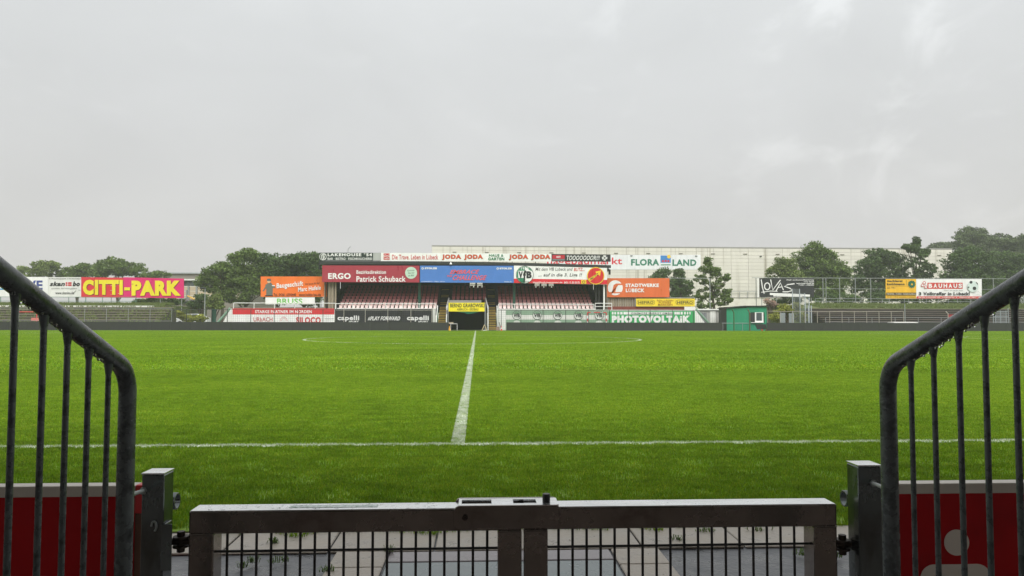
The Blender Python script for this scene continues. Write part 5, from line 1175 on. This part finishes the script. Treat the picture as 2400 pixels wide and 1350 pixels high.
sign('facade_sign', 'wide white sign with red and green lettering on the pale hall', 'sign', (1280, 597.5, 1642, 632), YH - .06, (238, 240, 240), [
    ('t', 'hagebaumarkt', 1282, 603.6, 1458, 624.5, (222, 40, 56), {'bold': .01}), ('t', 'FLORA', 1479, 607, 1545, 622.6, FG, {'bold': .035}), ('t', 'LAND', 1576, 608, 1632, 623.2, FG, {'bold': .035}),
    ('r', 1548, 599, 1572, 621.5, (52, 134, 204), 'emblem'), ('c', 1567.5, 601.5, 4.4, (248, 206, 60)), ('r', 1548, 616, 1572, 622, (230, 236, 236)), ('c', 1553.5, 612, 2.6, (214, 40, 50)), ('c', 1560, 611.6, 2.6, (214, 40, 50)), ('c', 1566.5, 612, 2.6, (214, 40, 50)), ('r', 1549, 619.6, 1571.5, 621.6, (40, 140, 80))], thick=.05)
# ---------------------------------------------------------------- beige building at the left
bd = thing('office_building', 'beige striped building with glazed top storey left of the stand', 'building', (PX(450, 140), 140, 0))
YO = 140.0; za = PZ(672, YO, 440)
oa, ob = PX(330, YO), PX(560, YO)
MB().box(oa, ob, YO + .1, YO + 25, 0, PZ(640, YO, 440)).build('wall', mat('building_core', (130, 124, 114), .8, .1, 1), bd)
M_BEI = mat('beige_cladding', (196, 178, 150), .7, .08, 1); M_BEI2 = mat('pale_band', (214, 206, 190), .7, .08, 1)
zz = PZ(702, YO, 440); k = 0
while zz < za:
    MB().box(oa, ob, YO, YO + .09, zz + .02, zz + .62).build('cladding_band', M_BEI, bd); MB().box(oa, ob, YO - .03, YO + .09, zz + .64, zz + .82).build('pale_band', M_BEI2, bd); zz += .84
MB().box(oa - .1, ob, YO - .6, YO + 25, PZ(657.5, YO, 440), PZ(654.5, YO, 440)).build('cornice', M_WHITE, bd)
for i in range(26):
    a = oa + (ob - oa) * i / 26; b = oa + (ob - oa) * (i + 1) / 26
    p = MB().box(a + .08, b - .08, YO + .02, YO + .09, PZ(671, YO, 440), PZ(658, YO, 440)).build('window', MATS['window_glass'], bd)
    p = MB().box(a + .08, b - .08, YO + 1.2, YO + 1.3, PZ(654, YO, 440), PZ(641.5, YO, 440)).build('window', mat('pale_glass', (168, 174, 176), .15, .15, 1), bd)
MB().box(oa - .5, ob, YO - .3, YO + 25, PZ(641.2, YO, 440), PZ(638.2, YO, 440)).build('roof', mat('pale_grey_roof', (176, 180, 182), .6, .08, 1), bd)
for q in (459, 440): MB().box(PX(q, YO - .3) - .15, PX(q, YO - .3) + .15, YO - .3, YO - .05, 0, PZ(671, YO, 440)).build('downpipe', M_GALV, bd)
stz = thing('fire_stair', 'grey outside stair with yellow handrail before the beige building', 'stairs', (PX(450, 132), 132, 0))
MB().prism([(PX(438, 132), PZ(700, 132, 440)), (PX(466, 132), PZ(717, 132, 460)), (PX(466, 132), PZ(720, 132, 460)), (PX(438, 132), PZ(703, 132, 440))], 131, 132).build('flight', mat('grey_stair', (120, 120, 118), .7, .1, 1), stz)
MB().tube([(PX(438, 131), 131, PZ(693, 131, 440)), (PX(460, 131), 131, PZ(704, 131, 460))], .12, 6).build('handrail', mat('yellow_handrail', (226, 180, 60), .5, .1, 1), stz)
for q in (427, 437): MB().box(PX(q, 132), PX(q + 2, 132), 131.5, 132, 0, PZ(680, 132, 440)).build('support', M_GALV, stz)
MB().box(PX(424, 132), PX(440, 132), 130.8, 132.2, PZ(701, 132, 430), PZ(699, 132, 430)).build('landing', M_GALV, stz)
lw = thing('shed', 'low grey boarded shed under the outside stair', 'shed', (PX(445, 126), 126, 0))
MB().box(PX(428, 126), PX(462, 126), 126, 129, 0, PZ(708, 126, 445)).build('wall', mat('grey_boards', (140, 134, 124), .8, .15, 2, stretch=(4, 1, 1), coords='World'), lw)
MB().prism([(PX(426, 126), PZ(709, 126, 445)), (PX(450, 126), PZ(704, 126, 445)), (PX(468, 126), PZ(712, 126, 445)), (PX(468, 126), PZ(714, 126, 445)), (PX(426, 126), PZ(711, 126, 445))], 125.6, 129.4).build('roof', M_DARK, lw)

# ================================================================ TREES
def leaf_mat(name, c, var=.35):
    return mat(name, c, .55, var, .9, coords='World', translucent=.15, spec=.25, attr='tint')
LG = [leaf_mat('leaves_mid_green', (96, 116, 56)), leaf_mat('leaves_dark_green', (80, 101, 55)), leaf_mat('leaves_light_green', (112, 128, 66)), leaf_mat('leaves_grey_green', (92, 106, 70)), leaf_mat('leaves_yellow_green', (140, 144, 62))]
M_BARK = mat('bark', (78, 68, 56), .9, .2, 4)
def tree(label, lobes, Y, base_px, zbase, m, dens=1.0, leaf=.34, clump=.85, name='tree', cat='tree', group=None, gap=.0, seed=0, dens2=1.0, trunk=True):
    """lobes: ellipses of the crown measured in the photograph (cx, cy, rx, ry); each becomes a volume at depth Y"""
    g = np.random.default_rng(seed + int(lobes[0][0]))
    X = PX(base_px, Y, 720); root = thing(name, label, cat, (X, Y, zbase), group)
    V = []; cl = []; T = []
    for (cx, cy, rx, ry) in lobes:
        c = px(cx, cy, Y); s = Y / F; RX, RZ = rx * s, ry * s; RY = min(RX, 3.2) * .9
        n = int(dens * dens2 * 14 * max(1, RX * RZ) ** .85) + 6
        for i in range(n):
            d = g.normal(size=3); d /= np.linalg.norm(d); rad = g.uniform(.3, 1.0) ** .55 * (1.14 if g.random() < .22 else 1)
            if d[1] > .45 and g.random() < .6: d[1] *= -1
            p = np.array([c.x + d[0] * RX * rad, Y + d[1] * RY * rad, c.z + d[2] * RZ * rad])
            cl.append((p, clump * g.uniform(.42, 1.15) * (.65 if rad > 1 else 1)))
    for p, r in cl:
        n = int(64 * dens ** .3 * (r / clump) ** 2) + 16
        d = g.normal(size=(n, 3)); d /= np.linalg.norm(d, axis=1)[:, None]; q = p + d * (g.uniform(.2, 1, n) ** .5)[:, None] * r * np.array([1.15, 1, .6])
        V.append(q); T.append(np.full(n, g.uniform(.68, 1.38)))
    Q = np.concatenate(V); n = len(Q)
    a = g.normal(size=(n, 3)); a /= np.linalg.norm(a, axis=1)[:, None]; b = np.cross(a, g.normal(size=(n, 3))); b /= np.linalg.norm(b, axis=1)[:, None]
    sz = leaf * g.uniform(.5, 1.15, n)[:, None]
    vv = np.stack([Q - a * sz * .5, Q + b * sz * .32, Q + a * sz * .5, Q - b * sz * .32], 1).reshape(-1, 3)
    me = bpy.data.meshes.new('crown'); o_ = np.array([X, Y, zbase])
    me.vertices.add(4 * n); me.vertices.foreach_set('co', (vv - o_).ravel()); me.loops.add(4 * n); me.loops.foreach_set('vertex_index', np.arange(4 * n, dtype=np.int32))
    me.polygons.add(n); me.polygons.foreach_set('loop_start', (np.arange(n) * 4).astype(np.int32)); me.update(calc_edges=True); me.materials.append(m)
    at_ = me.attributes.new('tint', 'FLOAT', 'POINT'); at_.data.foreach_set('value', np.repeat(np.concatenate(T) * g.uniform(.85, 1.15, n), 4).astype(np.float32))
    ob = bpy.data.objects.new('crown', me); finish(ob, root, (X, Y, zbase))
    if trunk:
        top = max(cl, key=lambda t: t[0][2])[0]; zc = zbase + (top[2] - zbase) * .72
        mb = MB().tube([(X, Y, zbase - .1), (X + g.uniform(-.2, .2), Y, zbase + (zc - zbase) * .4), ((X + top[0]) / 2, Y, zc)], [.28, .2, .07], 8)
        for p, r in [cl[i] for i in g.permutation(len(cl))[:12]]:
            h = zbase + (min(p[2], zc) - zbase) * g.uniform(.45, .8); mb.tube([(X, Y, h), ((X + p[0]) / 2, (Y + p[1]) / 2, (h + p[2]) / 2 + .2), tuple(p)], [.11, .07, .03], 6)
        mb.build('trunk', M_BARK, root)
    return root
gl_ = 'trees behind the left bank'
tree('low grey-green tree at the far left of the skyline', [(70, 642, 34, 16), (110, 630, 30, 18), (122, 622, 14, 8)], 150, 95, 0, LG[2], group=gl_, leaf=.42)
tree('low dark tree between the domed tree and the far left tree', [(160, 640, 30, 12), (195, 634, 24, 14), (200, 626, 12, 6)], 152, 180, 0, LG[0], group=gl_, leaf=.42)
tree('broad domed tree above the magenta billboard', [(262, 628, 40, 18), (270, 612, 20, 10), (305, 630, 34, 16), (240, 636, 26, 14), (325, 640, 22, 10)], 145, 275, 0, LG[0], group=gl_, leaf=.42)
tree('small tree top over the end of the magenta billboard', [(372, 646, 22, 10), (350, 648, 16, 6)], 135, 370, 0, LG[0], group=gl_)
gs = 'trees left of the stand'
tree('leaning open tree at the left edge of the dark grove', [(505, 640, 32, 22), (490, 660, 24, 22), (525, 628, 20, 12), (515, 680, 24, 22)], 112, 520, 0, LG[0], dens2=1.6, group=gs, gap=.2, dens=.8)
tree('tallest tree of the dark grove left of the stand', [(575, 615, 34, 28), (585, 600, 20, 14), (560, 650, 40, 32), (600, 660, 36, 36), (560, 690, 34, 24)], 113, 575, 0, LG[0], dens2=1.6, group=gs)
tree('dark tree above the bricklayer billboard', [(655, 618, 30, 24), (640, 645, 36, 30), (660, 680, 40, 30), (620, 630, 28, 22), (622, 612, 22, 18), (685, 612, 22, 18)], 114, 650, 0, LG[1], dens2=1.6, group=gs)
tree('dark tree against the left end of the stand roof', [(715, 615, 30, 22), (725, 640, 28, 30), (700, 670, 30, 30), (745, 650, 18, 30), (737, 608, 16, 16), (688, 630, 24, 24), (725, 695, 30, 20)], 116, 715, 0, LG[1], dens2=1.6, group=gs)
tree('dark tree filling the gap beside the stand roof', [(752, 640, 12, 30), (742, 670, 18, 24)], 118, 748, 0, LG[1], group=gs)
tree('pale green bush by the street lamp', [(505, 702, 14, 14), (492, 712, 12, 10), (516, 712, 8, 10)], 100, 505, 0, LG[2], name='bush', cat='bush', leaf=.26, clump=.5)
tree('dark low bush behind the street lamp', [(475, 704, 18, 14), (462, 714, 14, 8)], 104, 475, 0, LG[1], name='bush', cat='bush', leaf=.28, clump=.6)
tree('dark bushes at the foot of the magenta billboard', [(405, 706, 16, 8), (370, 705, 22, 8), (330, 708, 14, 5)], 100, 390, 2, LG[1], name='bush', cat='bush', leaf=.28, clump=.5, trunk=False)
tree('green scrub in front of the white parked car', [(445, 747, 20, 7), (468, 747, 16, 7), (400, 745, 10, 10), (420, 738, 14, 8)], 89, 440, 0, LG[4], name='bush', cat='bush', leaf=.22, clump=.35, trunk=False)
gm = 'trees before the pale hall'
tree('bushy tree with brownish crown behind the burnt orange billboard', [(1552, 648, 20, 20), (1540, 660, 24, 14), (1575, 672, 22, 18), (1590, 690, 26, 14)], 118, 1565, 0, LG[1], group=gm)
tree('dark spiky tree top under the green lettering of the hall sign', [(1590, 650, 12, 18), (1592, 638, 8, 8), (1606, 672, 20, 20), (1610, 695, 18, 14)], 114, 1598, 0, LG[1], group=gm, leaf=.3, clump=.6)
tree('slender open young tree beside the thin mast', [(1661, 614, 9, 12), (1655, 632, 22, 12), (1678, 640, 14, 14), (1645, 655, 20, 14), (1672, 664, 26, 16), (1696, 684, 18, 12), (1656, 690, 28, 18), (1690, 704, 24, 14), (1702, 650, 6, 8), (1650, 712, 20, 10)], 104, 1672, 0, LG[0], group=gm, leaf=.30, clump=.5, dens=.75)
tree('pale leafy tree behind the black billboard', [(1828, 618, 12, 14), (1845, 625, 18, 18), (1815, 640, 16, 18), (1850, 645, 30, 14), (1862, 660, 24, 16)], 116, 1840, 0, LG[2], group=gm)
tree('large round-topped tree rising above the hall roof', [(1905, 592, 32, 22), (1890, 605, 30, 22), (1930, 605, 28, 22), (1920, 630, 50, 28), (1960, 635, 28, 22), (1900, 655, 40, 26), (1950, 665, 40, 24), (1975, 650, 16, 20), (1930, 685, 50, 16)], 120, 1915, 0, LG[0], dens2=1.35, group=gm)
tree('wide dark green tree left of the pointed tree', [(2055, 600, 30, 16), (2085, 608, 34, 20), (2035, 625, 34, 26), (2080, 640, 44, 30), (2025, 655, 30, 26), (2100, 665, 36, 24), (2050, 680, 50, 18)], 121, 2062, 0, LG[1], dens2=1.35, group=gm)
tree('pointed open tree sticking out above the amber billboard', [(2148, 568, 5, 12), (2140, 585, 10, 10), (2124, 580, 10, 7), (2155, 600, 18, 16), (2165, 590, 12, 8), (2145, 625, 28, 20), (2170, 635, 22, 24), (2140, 655, 26, 18)], 117, 2150, 0, LG[1], group=gm, leaf=.32, clump=.55, dens=.9)
tree('faint distant tree beyond the end of the hall', [(2208, 578, 24, 10), (2190, 582, 12, 8)], 210, 2208, 0, LG[3], group=gm, leaf=.55, clump=1.2)
tree('highest rounded tree at the right, hazy and grey-green', [(2278, 552, 32, 20), (2255, 565, 24, 18), (2300, 570, 26, 24), (2280, 590, 46, 24)], 165, 2280, 0, LG[3], group=gm, leaf=.45, clump=1.0)
tree('rounded hazy tree next to the highest tree', [(2345, 570, 34, 22), (2325, 585, 28, 22), (2370, 590, 28, 24)], 160, 2345, 0, LG[3], group=gm, leaf=.45, clump=1.0)
tree('grey-green tree at the right edge of the picture', [(2395, 572, 26, 22), (2425, 585, 34, 30), (2400, 600, 36, 24)], 156, 2400, 0, LG[3], group=gm, leaf=.45, clump=1.0)
tree('dark spreading tree behind the football billboard', [(2265, 598, 34, 22), (2245, 615, 36, 22), (2290, 620, 40, 28), (2250, 645, 44, 26), (2300, 655, 44, 28), (2225, 660, 30, 22), (2270, 680, 60, 18)], 119, 2262, 0, LG[1], dens2=1.35, group=gm)
tree('dense dark tree over the right handrail', [(2350, 615, 36, 26), (2385, 625, 36, 30), (2345, 650, 40, 28), (2400, 660, 40, 30), (2440, 640, 40, 40)], 122, 2370, 0, LG[1], dens2=1.35, group=gm)
tree('clipped dark hedge behind the ball-stop fence', [(1930, 699, 34, 13), (1975, 699, 34, 14), (2025, 700, 34, 13), (2070, 699, 34, 14), (2120, 698, 34, 15), (2170, 698, 34, 15), (2220, 698, 34, 15), (2270, 698, 34, 15), (2325, 698, 34, 15), (2385, 698, 40, 15)], 104, 2000, 1.5, LG[1], name='hedge', cat='hedge', leaf=.28, clump=.6, trunk=False)
tree('yellow-green bush between the cabin and stored fence panels', [(1820, 740, 22, 16), (1850, 728, 22, 14), (1865, 718, 14, 10), (1880, 745, 14, 12), (1835, 722, 14, 8)], 85, 1845, 0, LG[4], name='bush', cat='bush', leaf=.2, clump=.42)
tree('bare pinkish shrub beside the black billboard posts', [(1800, 706, 14, 8), (1812, 712, 10, 7)], 92, 1803, 0, leaf_mat('leaves_dry_pink', (168, 140, 126)), name='bush', cat='bush', leaf=.16, clump=.35, dens=.6)
tree('dark scrub under the black billboard', [(1835, 706, 24, 8), (1865, 704, 10, 8)], 98, 1838, 1.4, LG[1], name='bush', cat='bush', leaf=.24, clump=.5, trunk=False)

# ================================================================ HAZE: rain-filled air
hz_ = MB().box(-500, 500, -60, 500, -1.6, 22.5).build('haze', None, None, kind='stuff')
hm = bpy.data.materials.new('rain_haze'); hm.use_nodes = True; t = hm.node_tree; t.nodes.clear()
ov = N(t, 'ShaderNodeOutputMaterial'); pv = N(t, 'ShaderNodeVolumePrincipled'); pv.inputs['Color'].default_value = (.93, .94, .95, 1); pv.inputs['Density'].default_value = .0007; pv.inputs['Anisotropy'].default_value = .2
L(t, pv.outputs[0], ov.inputs['Volume']); hz_.data.materials.append(hm); tag(hz_, 'grey rain haze filling the air', 'haze')
